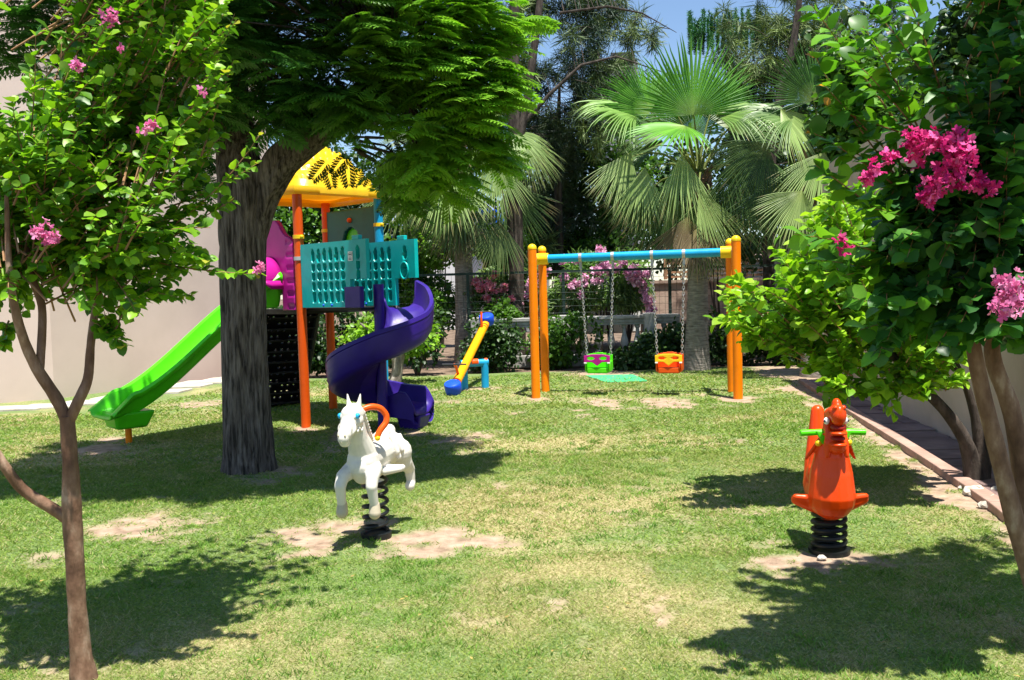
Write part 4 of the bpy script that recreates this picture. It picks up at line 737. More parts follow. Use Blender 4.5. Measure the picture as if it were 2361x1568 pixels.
# parked white car glimpsed between balusters
D = 25.0; c = at(1400, 780, D); e = empty('parked_car', (c[0], D, 0), label='white car parked behind the balustrade, mostly hidden', cat='car')
prof = [(-2.0, .35), (-2.05, .75), (-1.8, .88), (-1.05, .95), (-.45, 1.38), (.75, 1.42), (1.4, 1.0), (1.95, .92), (2.05, .6), (2.0, .35)]
o = MB(); n = len(prof); vs = [(c[0]+x_, D-.8, z_) for x_, z_ in prof]+[(c[0]+x_, D+.8, z_) for x_, z_ in prof]; o.add(vs, [tuple(range(n)), tuple(range(2*n-1, n-1, -1))]+[(i, i+n, (i+1) % n+n, (i+1) % n) for i in range(n)]); o.build('body', M['pure'], e, False, bevel=.05)
o = MB(); wp = [(-.92, .97), (-.42, 1.31), (.70, 1.34), (1.22, 1.0)]; o.add([(c[0]+x_, D-.815, z_) for x_, z_ in wp]+[(c[0]+x_, D-.79, z_) for x_, z_ in wp], [(0, 1, 2, 3), (7, 6, 5, 4), (0, 4, 5, 1), (1, 5, 6, 2), (2, 6, 7, 3), (3, 7, 4, 0)]); o.build('window', M['darksteel'], e, False)
for dx in (-1.25, 1.25):
    w_ = MB().tube([V(c[0]+dx, D-.84, .32), V(c[0]+dx, D-.62, .32)], .32, 24).build('wheel', M['black'], e); w2 = MB().tube([V(c[0]+dx, D-.85, .32), V(c[0]+dx, D-.83, .32)], .19, 20).build('rim', M['steel'], None); w2.parent = w_; w2.matrix_parent_inverse = Matrix.Identity(4)
# tub planter right
D = 20; c = at(1810, 560, D); e = empty('planter', (c[0], D, 0), label='grey ribbed tub planter on a pillar behind the right swing post', cat='planter'); o = MB(); z1 = at(1810, 548, D)[2]; o.tube([V(c[0], D, z1-.62), V(c[0], D, z1-.04), V(c[0], D, z1)], [.30, .42, .46], 24); o.build('tub', M['grey'], e)
MB().box((c[0], D, (z1-.62)/2), (.5, .5, z1-.62)).build('pillar', M['conc'], e, False)
# ------------------------------------------------------------------ swing frame
SP = {'FL': G(1236, 916), 'FR': G(1702, 919), 'BL': G(1258, 903), 'BR': G(1688, 904)}
mid = (SP['FL']+SP['FR']+SP['BL']+SP['BR'])/4; e = empty('swing_set', (mid[0], mid[1], 0), label='orange post swing frame with turquoise top beam', cat='swing set')
H = 2.19; r_ = .064
for k, p in SP.items():
    o = MB().tube([V(p[0], p[1], -.05), V(p[0], p[1], H)], r_, 24); po = o.build('post', M['orange'], e)
    cp = MB().ball(V(p[0], p[1], H), (r_*1.04, r_*1.04, r_*1.0), 10); cp.tube([V(p[0], p[1], H-.015), V(p[0], p[1], H)], r_*1.04, 24); c_ = cp.build('post_cap', M['yplast'], None); c_.parent = po; c_.matrix_parent_inverse = Matrix.Identity(4)
BLm = (SP['FL']+SP['BL'])/2; BRm = (SP['FR']+SP['BR'])/2; zb = 2.04; bd = nrm(BRm-BLm); A_ = V(BLm[0], BLm[1], zb); Bq = V(BRm[0], BRm[1], zb)
MB().tube([A_+bd*.06, Bq-bd*.06], .062, 24).build('beam', M['blue'], e)
for q, sg in ((A_, 1), (Bq, -1)):
    f_, b_ = (SP['FL'], SP['BL']) if sg == 1 else (SP['FR'], SP['BR']); o = MB(); o.tube([V(f_[0], f_[1], zb)*.85+V(b_[0], b_[1], zb)*.15, V(b_[0], b_[1], zb)], .05, 18); o.tube([q-bd*sg*.02, q+bd*sg*.17], .085, 20)
    for pp in (b_,): o.tube([V(pp[0], pp[1], zb-.07), V(pp[0], pp[1], zb+.07)], .072, 20)
    o.build('bracket', M['yplast'], e)
def onbeam(px):       # point of the beam under photo column px
    best = min(np.linspace(0, 1, 400), key=lambda t_: abs(CX+F*np.dot(A_+(Bq-A_)*t_-V(0, 0, CH), RT)/np.dot(A_+(Bq-A_)*t_-V(0, 0, CH), fw)-px)); return A_+(Bq-A_)*best
HG = [onbeam(px) for px in (1338, 1412, 1503, 1577)]
for p in HG:
    o = MB(); o.tube([p-bd*.022, p+bd*.022], .068, 20); o.box(p-V(0, 0, .10), (.035, .045, .10), (bd, V(-bd[1], bd[0], 0), V(0, 0, 1))); o.ball(p-V(0, 0, .165), .022, 6); o.build('hanger', M['steel'], e)
MB().prism([(c_[0], c_[1]) for c_ in (G(1350, 868), G(1460, 866), G(1492, 880), G(1398, 884))], .0, .022).build('mat', M['mat'], smooth=False, bevel=.004)
tag(bpy.data.objects['mat'], 'thin green rubber mat on the lawn behind the left swing', 'mat')
bn = V(-bd[1], bd[0], 0)
if bn[1] > 0: bn = -bn                    # towards the camera
def swing(p, q, c1, c2, label):
    mid = (p+q)/2; zs = .33; e = empty('hanging_swing', (mid[0], mid[1], zs), label=label, cat='swing', group='swings on the orange frame'); W = .385; hw = W/2; ce = V(mid[0], mid[1], 0)
    for sgn, top in ((-1, p), (1, q)):
        a = top-V(0, 0, .17); b = ce+bd*sgn*hw*.93+V(0, 0, zs+.27); Lc = np.linalg.norm(b-a); n = int(Lc/.042); dr_ = nrm(b-a); o = MB(); s1 = nrm(np.cross(dr_, bn)); s2 = np.cross(dr_, s1)
        for i in range(n):
            c = a+dr_*(i+.5)*Lc/n; sd = s1 if i % 2 else s2; pts = [c+dr_*math.cos(t_)*.027+sd*math.sin(t_)*.0155 for t_ in np.linspace(0, 2*math.pi, 9)]; o.tube(pts, .0062, 5, False)
        o.build('chain', M['steel'], e)
    # shell: rounded tub; front view outline with rounded bottom corners
    def ins(x_, z_):
        xx = np.abs(x_-hw); top = .255+.035*np.cos(xx/hw*1.4); cr = .06; ok = (z_ < top)
        dx = np.maximum(0, xx-(hw-cr)); dz = np.maximum(0, cr-z_); return ok & (dx*dx+dz*dz < cr*cr)
    O = ce-bd*hw+V(0, 0, zs)
    cutout('seat_back', c1, O-bn*.10, bd, V(0, 0, 1), -bn, W, .30, .008, ins, t=.03, parent=e)
    o = MB(); o.box(ce+V(0, 0, zs+.03), (W-.05, .26, .05), (bd, bn, V(0, 0, 1))); o.box(ce+V(0, 0, zs+.045)+bn*.13, (W-.08, .05, .09), (bd, bn, V(0, 0, 1)))
    for sg in (-1, 1): o.box(ce+bd*sg*(hw-.02)+V(0, 0, zs+.10), (.035, .25, .16), (bd, bn, V(0, 0, 1)))
    o.build('seat', c1, e, True, bevel=.02)
    def bar(x_, z_):
        xx = np.abs(x_-hw); base = .165+np.where(xx < .07, -(.07-xx)*.75, 0)+.0*xx; top = .255+.03*np.cos(xx/hw*1.4)-np.where(xx > hw-.03, .0, 0)
        eye = ((xx-.088)/.058)**2+((z_-.222)/(.026-.010*(xx < .06)))**2 < 1
        return (z_ > base) & (z_ < top) & ~eye
    cutout('safety_bar', c2, O+bn*.155, bd, V(0, 0, 1), -bn, W, .30, .006, bar, t=.03, parent=e)
    for sg in (-1, 1): MB().box(ce+bd*sg*(hw-.02)+bn*.16+V(0, 0, zs+.155), (.04, .035, .02), (bd, bn, V(0, 0, 1))).build('hinge', M['pure'], e, False, bevel=.004)
swing(HG[0], HG[1], M['green'], M['mag'], 'green swing seat with magenta mask shaped front bar'); swing(HG[2], HG[3], M['dorange'], M['yplast'], 'red orange swing seat with yellow front bar')
# ------------------------------------------------------------------ seesaw
lo = G(1045, 912)+V(0, 0, .10); piv = G(1096, 894); D = piv[1]; hi_ = at(1122, 742, D+1.15); e = empty('seesaw', (piv[0], piv[1], 0), label='yellow seesaw on blue stand with blue tub seats, left end down', cat='seesaw')
dr_ = nrm(hi_-lo); LL = np.linalg.norm(hi_-lo); MB().tube([lo+dr_*.05, hi_-dr_*.08], .07, 20).build('beam', M['amber'], e)
pm = lo+dr_*LL*.47; sx = nrm(V(dr_[1], -dr_[0], 0)); fl = G(1071, 896); fr = G(1119, 893); zz = .42
o = MB(); o.tube([V(fl[0], fl[1], -.03), V(fl[0], fl[1], zz-.02), ], .062, 18); o.tube([V(fr[0], fr[1], -.03), V(fr[0], fr[1], zz-.02)], .062, 18); d2 = nrm(fr-fl); o.tube([V(fl[0], fl[1], zz-.01)-d2*.055, V(fr[0], fr[1], zz-.01)+d2*.055], .06, 18); o.build('stand', M['blue'], e)
o = MB(); mm = (fl+fr)/2; o.tube([V(mm[0], mm[1], zz)-d2*.22, V(mm[0], mm[1], zz)+d2*.22], .028, 12); o.ball(V(mm[0], mm[1], zz+.02)+d2*.2, .045, 8); o.tube([V(mm[0], mm[1], zz)-d2*.06, V(mm[0], mm[1], zz)+d2*.06], .062, 18); o.build('pivot', M['dorange'], e)
for end, sg in ((lo, 1), (hi_, -1)):
    dd = dr_*sg; c = end+V(0, 0, .02 if sg == 1 else .04); up = nrm(np.cross(np.cross(dr_, V(0, 0, 1)), dr_)); up = up if up[2] > 0 else -up; ax1 = nrm(np.cross(up, dr_))
    o = MB(); o.tube([c-up*.085, c-up*.05, c+up*.06, c+up*.08], [.115, .128, .132, .122], 28); st = o.build('seat', M['rblue'], e)
    pn = MB(); pn.tube([c+up*.08, c+up*.085], [.095, .085], 24); p_ = pn.build('seat_pad', M['rblue'], None); p_.parent = st; p_.matrix_parent_inverse = Matrix.Identity(4)
    hb = end+dd*.36+up*.06; MB().tube([hb, hb+up*.16-dd*.05, hb+up*.24-dd*.12], [.022, .02, .02], 10).build('handle_stem', M['dorange'], e)
    ht = hb+up*.24-dd*.12; MB().tube([ht-sx*.19, ht+sx*.19], .013, 10).build('handlebar', M['darksteel'], e); MB().tube([end+dd*.20, end+dd*.23], .075, 20).build('clamp', M['dorange'], e)
# ------------------------------------------------------------------ spring riders
def coil(name, base, top, r, turns, e, wr=.012):
    o = MB(); base = np.asarray(base, float); n = int(turns*22); pts = []
    for i in range(n+1):
        t_ = i/n; a = t_*turns*2*math.pi; zt = t_ if .08 < t_ < .92 else t_; pts.append(base+(top-base)*zt+V(math.cos(a), math.sin(a), 0)*r)
    o.tube(pts, wr, 8); o.build(name, M['spring'], e)
hb = G(868, 1236); fwd = nrm((at(800, 1000, 5.5)-at(902, 1030, 6.25))*V(1, 1, 0)); sd = V(-fwd[1], fwd[0], 0)       # sd points to the viewer's right
if sd[0] < 0: sd = -sd
e = empty('spring_horse', (hb[0], hb[1], 0), label='white spring rider horse with blue eyes and orange handle', cat='spring rider')
def H_(f, s, z): return V(hb[0], hb[1], 0)+fwd*f+sd*s+V(0, 0, z)
coil('spring', V(hb[0], hb[1], .03), V(hb[0], hb[1], .42)+sd*.0, .085, 5.6, e, .0135)
MB().tube([V(hb[0], hb[1], -.02), V(hb[0], hb[1], .03)], .11, 20).build('base_plate', M['spring'], e)
o = MB()
for (p, q, a, b) in [((-.30, 0, .555), (-.12, 0, .555), .122, .105), ((-.12, 0, .55), (.10, 0, .55), .105, .112), ((.10, 0, .55), (.20, 0, .55), .112, .112), ((.20, 0, .60), (.28, 0, .72), .098, .070), ((.28, 0, .72), (.335, 0, .86), .070, .058), ((.33, 0, .875), (.39, 0, .875), .072, .066), ((.38, 0, .865), (.50, 0, .775), .062, .040), ((.36, .025, .84), (.39, .025, .835), .052, .048), ((.36, -.025, .84), (.39, -.025, .835), .052, .048), ((.37, 0, .82), (.48, 0, .755), .045, .034), ((.505, 0, .768), (.52, 0, .748), .047, .040), ((.515, 0, .722), (.49, 0, .72), .030, .032), ((.24, 0, .52), (.22, 0, .47), .085, .07), ((-.1, 0, .50), (.05, 0, .48), .09, .09)]: o.caps(H_(*p), H_(*q), a, b)
for s in (-1, 1):
    for (p, q, a, b) in [((.325, .034*s, .925), (.318, .046*s, 1.0), .020, .006), ((.20, .075*s, .50), (.31, .105*s, .465), .060, .047), ((.31, .105*s, .465), (.345, .112*s, .41), .045, .040), ((.345, .112*s, .41), (.318, .116*s, .29), .038, .030), ((-.33, .075*s, .52), (-.36, .10*s, .44), .095, .062), ((-.36, .10*s, .44), (-.43, .115*s, .38), .06, .042), ((-.43, .115*s, .38), (-.44, .12*s, .29), .04, .033), ((-.44, .12*s, .28), (-.41, .12*s, .26), .035, .037), ((.405, .045*s, .885), (.43, .043*s, .87), .017, .014), ((.505, .024*s, .775), (.52, .022*s, .765), .02, .016)]: o.caps(H_(*p), H_(*q), a, b)
    o.caps(H_(.0, .09*s, .455), H_(-.01, .20*s, .465), .035, .024); o.caps(H_(.06, .10*s, .455), H_(.02, .20*s, .465), .028, .02); o.caps(H_(-.05, .09*s, .455), H_(-.04, .20*s, .465), .028, .02)
    for k in range(6): f0 = -.14-.040*k; o.caps(H_(f0, .080*s, .655-.004*k), H_(f0-.015+.014*math.sin(k*2), .122*s, .53+.02*math.cos(k*3)), .015, .021)
    for k in range(10): t_ = k/9; o.caps(H_(.30-.14*t_, .012*s, .92-.20*t_), H_(.30-.14*t_-.01, .055*s, .88-.20*t_), .017, .013)
o.caps(H_(-.38, 0, .63), H_(-.45, 0, .55), .035, .04); o.caps(H_(-.45, 0, .55), H_(-.46, 0, .42), .04, .02); o.caps(H_(-.12, 0, .635), H_(-.2, 0, .665), .06, .045); o.caps(H_(-.2, 0, .66), H_(-.34, 0, .67), .05, .045)
for s in (-1, 1):
    for k in range(14):
        a_ = k/13*math.pi; o.ball(H_(.455+.012*math.cos(a_), .058*math.sin(a_)*s, .80-.045*math.cos(a_)), .0095, 6); o.ball(H_(.455-.10*k/13, (.05+.018*k/13)*s, .785+.012*math.sin(k)), .008, 6)
o.build('body', M['white'], e, True, remesh=.0048, sm=5)
for s in (-1, 1): MB().ball(H_(.548, .022*s, .768), (.007, .007, .010), 8).build('nostril', M['hoof'], e)
MB().tube([H_(.535, -.030, .733), H_(.555, 0, .729), H_(.535, .030, .733)], .0035, 6).build('mouth', M['hoof'], e)
for s in (-1, 1):
    MB().caps(H_(.312, .116*s, .285), H_(.318, .117*s, .235), .035, .041).build('hoof', M['hoof'], e)
    c = H_(.418, .060*s, .875); nd = nrm(fwd*.45+sd*s); ey = MB().ball(c, .0185, 10).build('eye', M['eyeb'], e)
    p_ = MB().ball(c+nd*.015, .007, 8).build('pupil', M['ink'], None); p_.parent = ey; p_.matrix_parent_inverse = Matrix.Identity(4)
    MB().ball(H_(.185, .105*s, .70), .021, 8).build('knob', M['yplast'], e)
hp = [(.25, -.05, .82), (.22, .0, .885), (.17, .06, .905), (.13, .115, .89), (.11, .15, .84), (.12, .15, .79), (.16, .118, .75), (.185, .10, .70)]
K = 40; T = np.linspace(0, len(hp)-1, K); pp = np.array([[np.interp(t_, range(len(hp)), [p[i] for p in hp]) for i in range(3)] for t_ in T])
for _ in range(5): pp[1:-1] = (pp[:-2]+pp[1:-1]*2+pp[2:])/4
MB().tube([H_(*p) for p in pp], .021, 16).build('handle', M['dorange'], e)
e.scale = (.93, .93, .975)
# second rider: orange, open mouthed, facing the camera
rb = G(1912, 1270); fwd = nrm((at(1934, 1000, 5.1)-at(1893, 1000, 5.48))*V(1, 1, 0)); sd = V(-fwd[1], fwd[0], 0)
if sd[0] < 0: sd = -sd
e = empty('spring_animal', (rb[0], rb[1], 0), label='orange red spring rider animal with open mouth and green handlebar', cat='spring rider'); hb = rb
coil('spring', V(hb[0], hb[1], .02), V(hb[0], hb[1], .215), .092, 4.4, e, .014); MB().tube([V(hb[0], hb[1], -.02), V(hb[0], hb[1], .02)], .12, 20).build('base_plate', M['spring'], e); MB().tube([V(hb[0], hb[1], .215), V(hb[0], hb[1], .235)], .102, 24).build('top_plate', M['spring'], e)
o = MB()
for (p, q, a, b) in [((.03, 0, .345), (-.10, 0, .36), .130, .12), ((.03, 0, .31), (.0, 0, .31), .105, .10), ((.06, 0, .34), (.06, 0, .48), .136, .120), ((.01, 0, .275), (.01, 0, .30), .09, .115), ((.06, 0, .48), (.07, 0, .58), .120, .098), ((.07, 0, .58), (.09, 0, .68), .098, .072), ((.09, 0, .68), (.11, 0, .82), .066, .050), ((-.10, 0, .38), (-.16, 0, .50), .125, .10), ((-.16, 0, .50), (-.22, 0, .66), .10, .064), ((-.05, 0, .45), (-.08, 0, .55), .115, .085), ((-.22, 0, .66), (-.24, 0, .80), .062, .040),
                     ((.10, 0, .82), (.19, 0, .85), .052, .048), ((.12, 0, .72), (.17, 0, .70), .05, .042)]: o.caps(H_(*p), H_(*q), a, b)
axr = (fwd, sd, V(0, 0, 1)); o.ball(H_(.215, 0, .838), (.05, .044, .062), 12, axr); o.ball(H_(.18, 0, .885), (.04, .028, .048), 10, axr); o.ball(H_(.215, 0, .738), (.048, .050, .016), 12, axr); o.ball(H_(.205, 0, .672), (.052, .050, .018), 12, axr); o.ball(H_(.19, 0, .645), (.05, .042, .030), 12, axr)
for s in (-1, 1):
    o.caps(H_(.02, .10*s, .285), H_(.02, .19*s, .315), .046, .034); o.caps(H_(.05, .10*s, .325), H_(.04, .20*s, .335), .025, .018); o.caps(H_(.17, .046*s, .68), H_(.18, .055*s, .60), .024, .014); o.caps(H_(.14, .042*s, .78), H_(.17, .045*s, .69), .022, .018)
    for k in range(5): o.caps(H_(.12-.015*k, (.060+.008*k)*s, .72-.022*k), H_(.10-.015*k, (.092+.012*k)*s, .66-.025*k), .013, .009)
    o.ball(H_(.235, .022*s, .885), (.02, .016, .014), 8, axr)
o.build('body', M['rider'], e, True, remesh=.005, sm=8)
for zz_, hh in ((.768, .020), (.706, .018)): MB().ball(H_(.200, 0, zz_), (.052, .040, hh), 12, axr).build('mouth', M['redin'], e)
for s in (-1, 1):
    c = H_(.165, .052*s, .80); ey = MB().ball(c, (.017, .017, .021), 10).build('eye', M['pure'], e); nd = nrm(fwd*.6+sd*s); p_ = MB().ball(c+nd*.013, .0085, 8).build('pupil', M['ink'], None); p_.parent = ey; p_.matrix_parent_inverse = Matrix.Identity(4)
    MB().ball(H_(.11, .085*s, .665), .020, 8).build('knob', M['yplast'], e)
o = MB(); 
for s in (-1, 1): o.tube([H_(.09, .04*s, .725), H_(.10, .185*s, .722)], .0185, 16); o.add([H_(.13, .03*s, .735), H_(.13, .10*s, .735), H_(.13, .062*s, .655), H_(.09, .03*s, .735), H_(.09, .10*s, .735), H_(.09, .062*s, .655)], [(0, 1, 2), (5, 4, 3), (0, 3, 4, 1), (1, 4, 5, 2), (2, 5, 3, 0)])
o.build('handlebar', M['green'], e, True, bevel=.004)
# ------------------------------------------------------------------ play tower
A = G(706, 984); s2 = math.sqrt(.5); U = V(s2, -s2, 0); W_ = V(s2, s2, 0); Zu = V(0, 0, 1); s = 1.2
cA = V(A[0], A[1], 0); pA, pB, pC, pD = cA, cA+s*(W_-U), cA+s*W_, cA-s*U; ctr = cA+s/2*(W_-U)
e = empty('play_tower', (ctr[0], ctr[1], 0), label='colourful play tower with yellow roof, lime slide and purple spiral slide', cat='play tower')
def TW(u, v, z): return cA+U*u+W_*v+V(0, 0, z)
def child(o, parent_part): o.parent = parent_part; o.matrix_parent_inverse = Matrix.Identity(4); return o
for p, mt in ((pA, 'dorange'), (pB, 'dorange'), (pC, 'blue'), (pD, 'blue')):
    po = MB().tube([p+V(0, 0, -.05), p+V(0, 0, 2.86)], .058, 20).build('post', M[mt], e)
    for zc_, mc in ((2.30, 'yplast'), (2.04, 'grey')):
        if mt == 'blue' and mc == 'grey': continue
        if p is pB and mc == 'grey': continue
        cl_ = MB(); z_ = zc_ if p is pA else 2.48; cl_.tube([p+V(0, 0, z_-.022), p+V(0, 0, z_+.022)], .068, 20); cl_.ball(p+V(.05, -.05, z_), .022, 6); child(cl_.build('clamp', M[mc], None), po)
# deck
MB().box(ctr+V(0, 0, 1.40), (s, s, .06), (U, W_, Zu)).build('deck', M['black'], e, False)
MB().box(TW(.55, .33, 1.425), (1.1, .5, .03), (U, W_, Zu)).build('deck_bridge', M['black'], e, False)
# roof
n = 97; aa = np.linspace(-1, 1, n); X_, Y_ = np.meshgrid(aa, aa, indexing='ij'); hs = .70; Hh = .57
mx_ = np.maximum(np.abs(X_), np.abs(Y_)); sq = (np.abs(X_)**5+np.abs(Y_)**5)**.2; rr_ = np.clip(sq, 0, 1.0)
prof_ = np.cos(np.clip(rr_, 0, 1)*math.pi/2)**.85
row = rr_*6.5; al = np.where(np.abs(X_) > np.abs(Y_), Y_, X_); sc_ = .5+.5*np.abs(np.sin((al*7+np.floor(row)*.5)*math.pi)); fr_ = row-np.floor(row); sh = (fr_**1.5)*sc_*.085*(rr_ > .08)*(rr_ < .9)
ZR = prof_*Hh+sh*(.4+.6*prof_); crn = 1-.06*np.abs(X_*Y_)**3
top_ = ctr+V(0, 0, 2.90)+X_[..., None]*hs*crn[..., None]*U+Y_[..., None]*hs*crn[..., None]*W_+ZR[..., None]*Zu
idx = np.arange(n*n).reshape(n, n); fs = np.stack([idx[:-1, :-1], idx[1:, :-1], idx[1:, 1:], idx[:-1, 1:]], -1).reshape(-1, 4); rf = link('roof', fastmesh('roof', top_.reshape(-1, 3), fs, 4), M['roof'], e)
o = MB(); ring = [(i, 0) for i in range(n)]+[(n-1, j) for j in range(1, n)]+[(i, n-1) for i in range(n-2, -1, -1)]+[(0, j) for j in range(n-2, 0, -1)]
vs = []; m = len(ring)
for (i, j) in ring:
    p = top_[i, j]; q = nrm((p-ctr)*V(1, 1, 0))
    for (dr2, dz) in ((.0, .012), (.028, .008), (.042, -.02), (.042, -.075), (.025, -.095), (.0, -.095), (-.02, -.075), (-.03, -.04)): vs.append(p+q*dr2+V(0, 0, dz))
o.add(vs, [(i*8+k, i*8+(k+1) % 8, ((i+1) % m)*8+(k+1) % 8, ((i+1) % m)*8+k) for i in range(m) for k in range(8)]); child(o.build('eave_rim', M['roof'], None), rf)
# side panels of the spiral slide entrance
def pins(w1):
    return lambda x_, z_: (x_ < w1) | (z_ > .31)
def slots(cols_, w1):
    def f(x_, z_):
        d = 0*x_
        for cx in cols_:
            for (z0, z1) in ((.055, .175), (.20, .29), (.315, .40), (.425, .51), (.535, .675)):
                if cx > w1 and z0 < .3: continue
                zc = (z0+z1)/2; hz = (z1-z0)/2; rx = .032*(1 if z0 != .535 else 1-np.clip((z_-.58)*3, 0, .35)); q = np.maximum(np.abs((x_-cx)/rx)**2.6+np.abs((z_-zc)/hz)**4, 0); d = np.maximum(d, np.clip((1.25-q)*3, 0, 1)*.048)
        return d
    return f
for k, (v0, u0_, u1_, w1) in enumerate(((.0, .07, 1.38, 1.0), (.57, .12, 1.52, 1.03))):
    O = TW(u0_, v0, 1.45); W2 = u1_-u0_; cs = [.26+.121*i for i in range(6)]+[1.16] if k == 0 else [.14+.131*i for i in range(7)]+[1.22]
    pn = cutout('side_panel', M['teal'], O, U, Zu, W_, W2, .75, .0125, pins(w1), slots(cs, w1), t=.05, parent=e, smooth=True)
    child(MB().box(O+U*(w1+.12)+V(0, 0, .775), (.13, .05, .05), (U, W_, Zu)).build('lug', M['teal'], None, False, bevel=.006), pn)
    for uu in (.45, .62): child(MB().ball(O+U*uu+V(0, 0, .025)-W_*.025, .014, 8).build('bolt', M['rblue'], None), pn)
    if k == 0:
        st = MB().box(O+U*(1.025)+V(0, 0, .57)-W_*.03, (.085, .006, .105), (U, W_, Zu)).build('sticker', M['pure'], None, False); child(st, pn)
        ik = MB(); c0 = O+U*1.025-W_*.0335+V(0, 0, .59)
        for a0 in range(20):
            a1 = a0/20*6.283; p0 = c0+U*.032*math.cos(a1)+V(0, 0, .022*math.sin(a1)); p1 = c0+U*.032*math.cos(a1+.35)+V(0, 0, .022*math.sin(a1+.35)); ik.tube([p0, p1], .0015, 4)
        ik.box(c0, (.045, .002, .012), (U, W_, Zu)); ik.box(c0+V(0, 0, -.042), (.055, .002, .006), (U, W_, Zu)); ik.box(c0+V(0, 0, -.056), (.055, .002, .006), (U, W_, Zu)); child(ik.build('sticker_print', M['ink'], None, False), pn)
    else:
        c0 = O+U*1.21+V(0, 0, .40)-W_*.03; rg = MB(); rg.tube([c0+U*.07*math.cos(a_)+V(0, 0, .095*math.sin(a_)) for a_ in np.linspace(0, 2*math.pi, 33)], .010, 8, False); child(rg.build('emblem_ring', M['teal'], None), pn)
# tall rear panel with arched window (between posts B and C)
def arch(x_, z_): return ~((((x_-.55)/.20)**2+((z_-.80)/.24)**2 < 1) & (z_ > .80)) & ~((np.abs(x_-.55) < .20) & (z_ <= .80) & (z_ > .45))
rp = cutout('rear_panel', M['tealshade'], TW(-s+.06, s, 1.45), U, Zu, W_, 1.08, 1.28, .02, arch, t=.05, parent=e)
child(MB().ball(TW(-s+.06+.55, s-.04, 2.58), .035, 8).build('knob', M['dorange'], None), rp)
child(cutout('window_pane', M['green'], TW(-s+.06+.34, s+.03, 1.9), U, Zu, W_, .42, .6, .02, lambda x_, z_: ((x_-.21)/.2)**2+((z_-.35)/.24)**2 < 1, t=.01), rp)
# magenta hood on the lime slide side (between D and A)
def hoodin(x_, z_):
    top = 1.12-.9*np.abs(x_-.53)**1.6+.03*np.cos(x_*18); hole = (np.abs(x_-.53) < .26) & (z_ < .36) | (((x_-.53)/.26)**2+((z_-.36)/.30)**2 < 1); return (z_ < top) & ~hole
hd = cutout('slide_hood', M['mag'], TW(-s+.07, -.02, 1.42), U, Zu, W_, 1.06, 1.15, .014, hoodin, lambda x_, z_: .012*np.clip(np.sin(z_*40), 0, 1)*((np.abs(x_-.53) > .38)), t=.06, parent=e)
vs = []; fs_ = []; K = 22
for i in range(K+1):
    a_ = math.pi*i/K; 
    for j in range(6):
        t_ = j/5; rx = .27+.07*t_; rz = .30+.02*t_; p = TW(-s+.07+.53-rx*math.cos(a_), -.04-.34*t_, 1.42+.36+rz*math.sin(a_)-.05*t_*t_); vs.append(p)
for i in range(K):
    for j in range(5): fs_.append((i*6+j, (i+1)*6+j, (i+1)*6+j+1, i*6+j+1))
k0 = len(vs)
for sg in (-1, 1):
    for j in range(6):
        t_ = j/5
        for zq in (.26, .42): vs.append(TW(-s+.60+sg*(.27+.07*t_), -.04-.34*t_*(1 if zq > .3 else .6), 1.42+zq-(.06 if zq > .3 else 0)+.0))
    b_ = k0+(0 if sg == -1 else 12)
    for j in range(5): fs_.append((b_+2*j, b_+2*j+1, b_+2*j+3, b_+2*j+2))
hc = MB().add(vs, fs_).build('hood_canopy', M['mag'], None); child(hc, hd); sm_ = hc.modifiers.new('s', 'SOLIDIFY'); sm_.thickness = .025
# lime slide
def chute(name, path, cs, mat, parent, thick=.02, ribs=None):
    """path: list of (point, side vector, up vector); cs: list of (side, up) cross-section offsets"""
    vs = []; m = len(cs)
    for (p, sv, uv, sc__) in path:
        for (a_, b_) in cs: vs.append(p+sv*a_*sc__+uv*b_)
    fs__ = [(i*m+k, i*m+k+1, (i+1)*m+k+1, (i+1)*m+k) for i in range(len(path)-1) for k in range(m-1)]
    o = MB().add(vs, fs__).build(name, mat, parent); md_ = o.modifiers.new('s', 'SOLIDIFY'); md_.thickness = thick; md_.offset = 0; return o
st_ = TW(-s+.60, -.05, 1.46); en_ = at(232, 962, 9.95); dirh = nrm((en_-st_)*V(1, 1, 0)); Lh = np.linalg.norm((en_-st_)[:2]); svx = V(dirh[1], -dirh[0], 0); path = []
for i in range(45):
    t_ = i/44; q = st_*V(1, 1, 0)+dirh*Lh*t_
    tt = np.clip((t_-.10)/.74, 0, 1); zz_ = 1.46-(1.46-.36)*(tt*tt*(3-2*tt)*.35+tt*.65)
    if t_ > .84: zz_ = .36-.05*(t_-.84)/.16
    path.append((V(q[0], q[1], zz_)+V(0, 0, .0), svx, Zu, 1.0 if t_ < .86 else 1+.35*((t_-.86)/.14)))
hw = .25
def wallh(t_): return .20
cs = [(-hw-.045, .17), (-hw-.05, .215), (-hw-.02, .235), (-hw+.01, .215), (-hw+.03, .06), (-hw+.07, .01), (-.1, 0), (.1, 0), (hw-.07, .01), (hw-.03, .06), (hw-.01, .215), (hw+.02, .235), (hw+.05, .215), (hw+.045, .17)]
vs = []; m = len(cs)
for i, (p, sv, uv, k_) in enumerate(path):
    t_ = i/44; fl_ = 1-np.clip((t_-.88)/.12, 0, 1)*.75+.8*max(0, 1-t_/.16)
    for (a_, b_) in cs: vs.append(p+sv*a_*k_+uv*b_*fl_)
o = MB().add(vs, [(i*m+k, i*m+k+1, (i+1)*m+k+1, (i+1)*m+k) for i in range(44) for k in range(m-1)]); gs = o.build('straight_slide', M['green'], e); md_ = gs.modifiers.new('s', 'SOLIDIFY'); md_.thickness = .022; md_.offset = 0
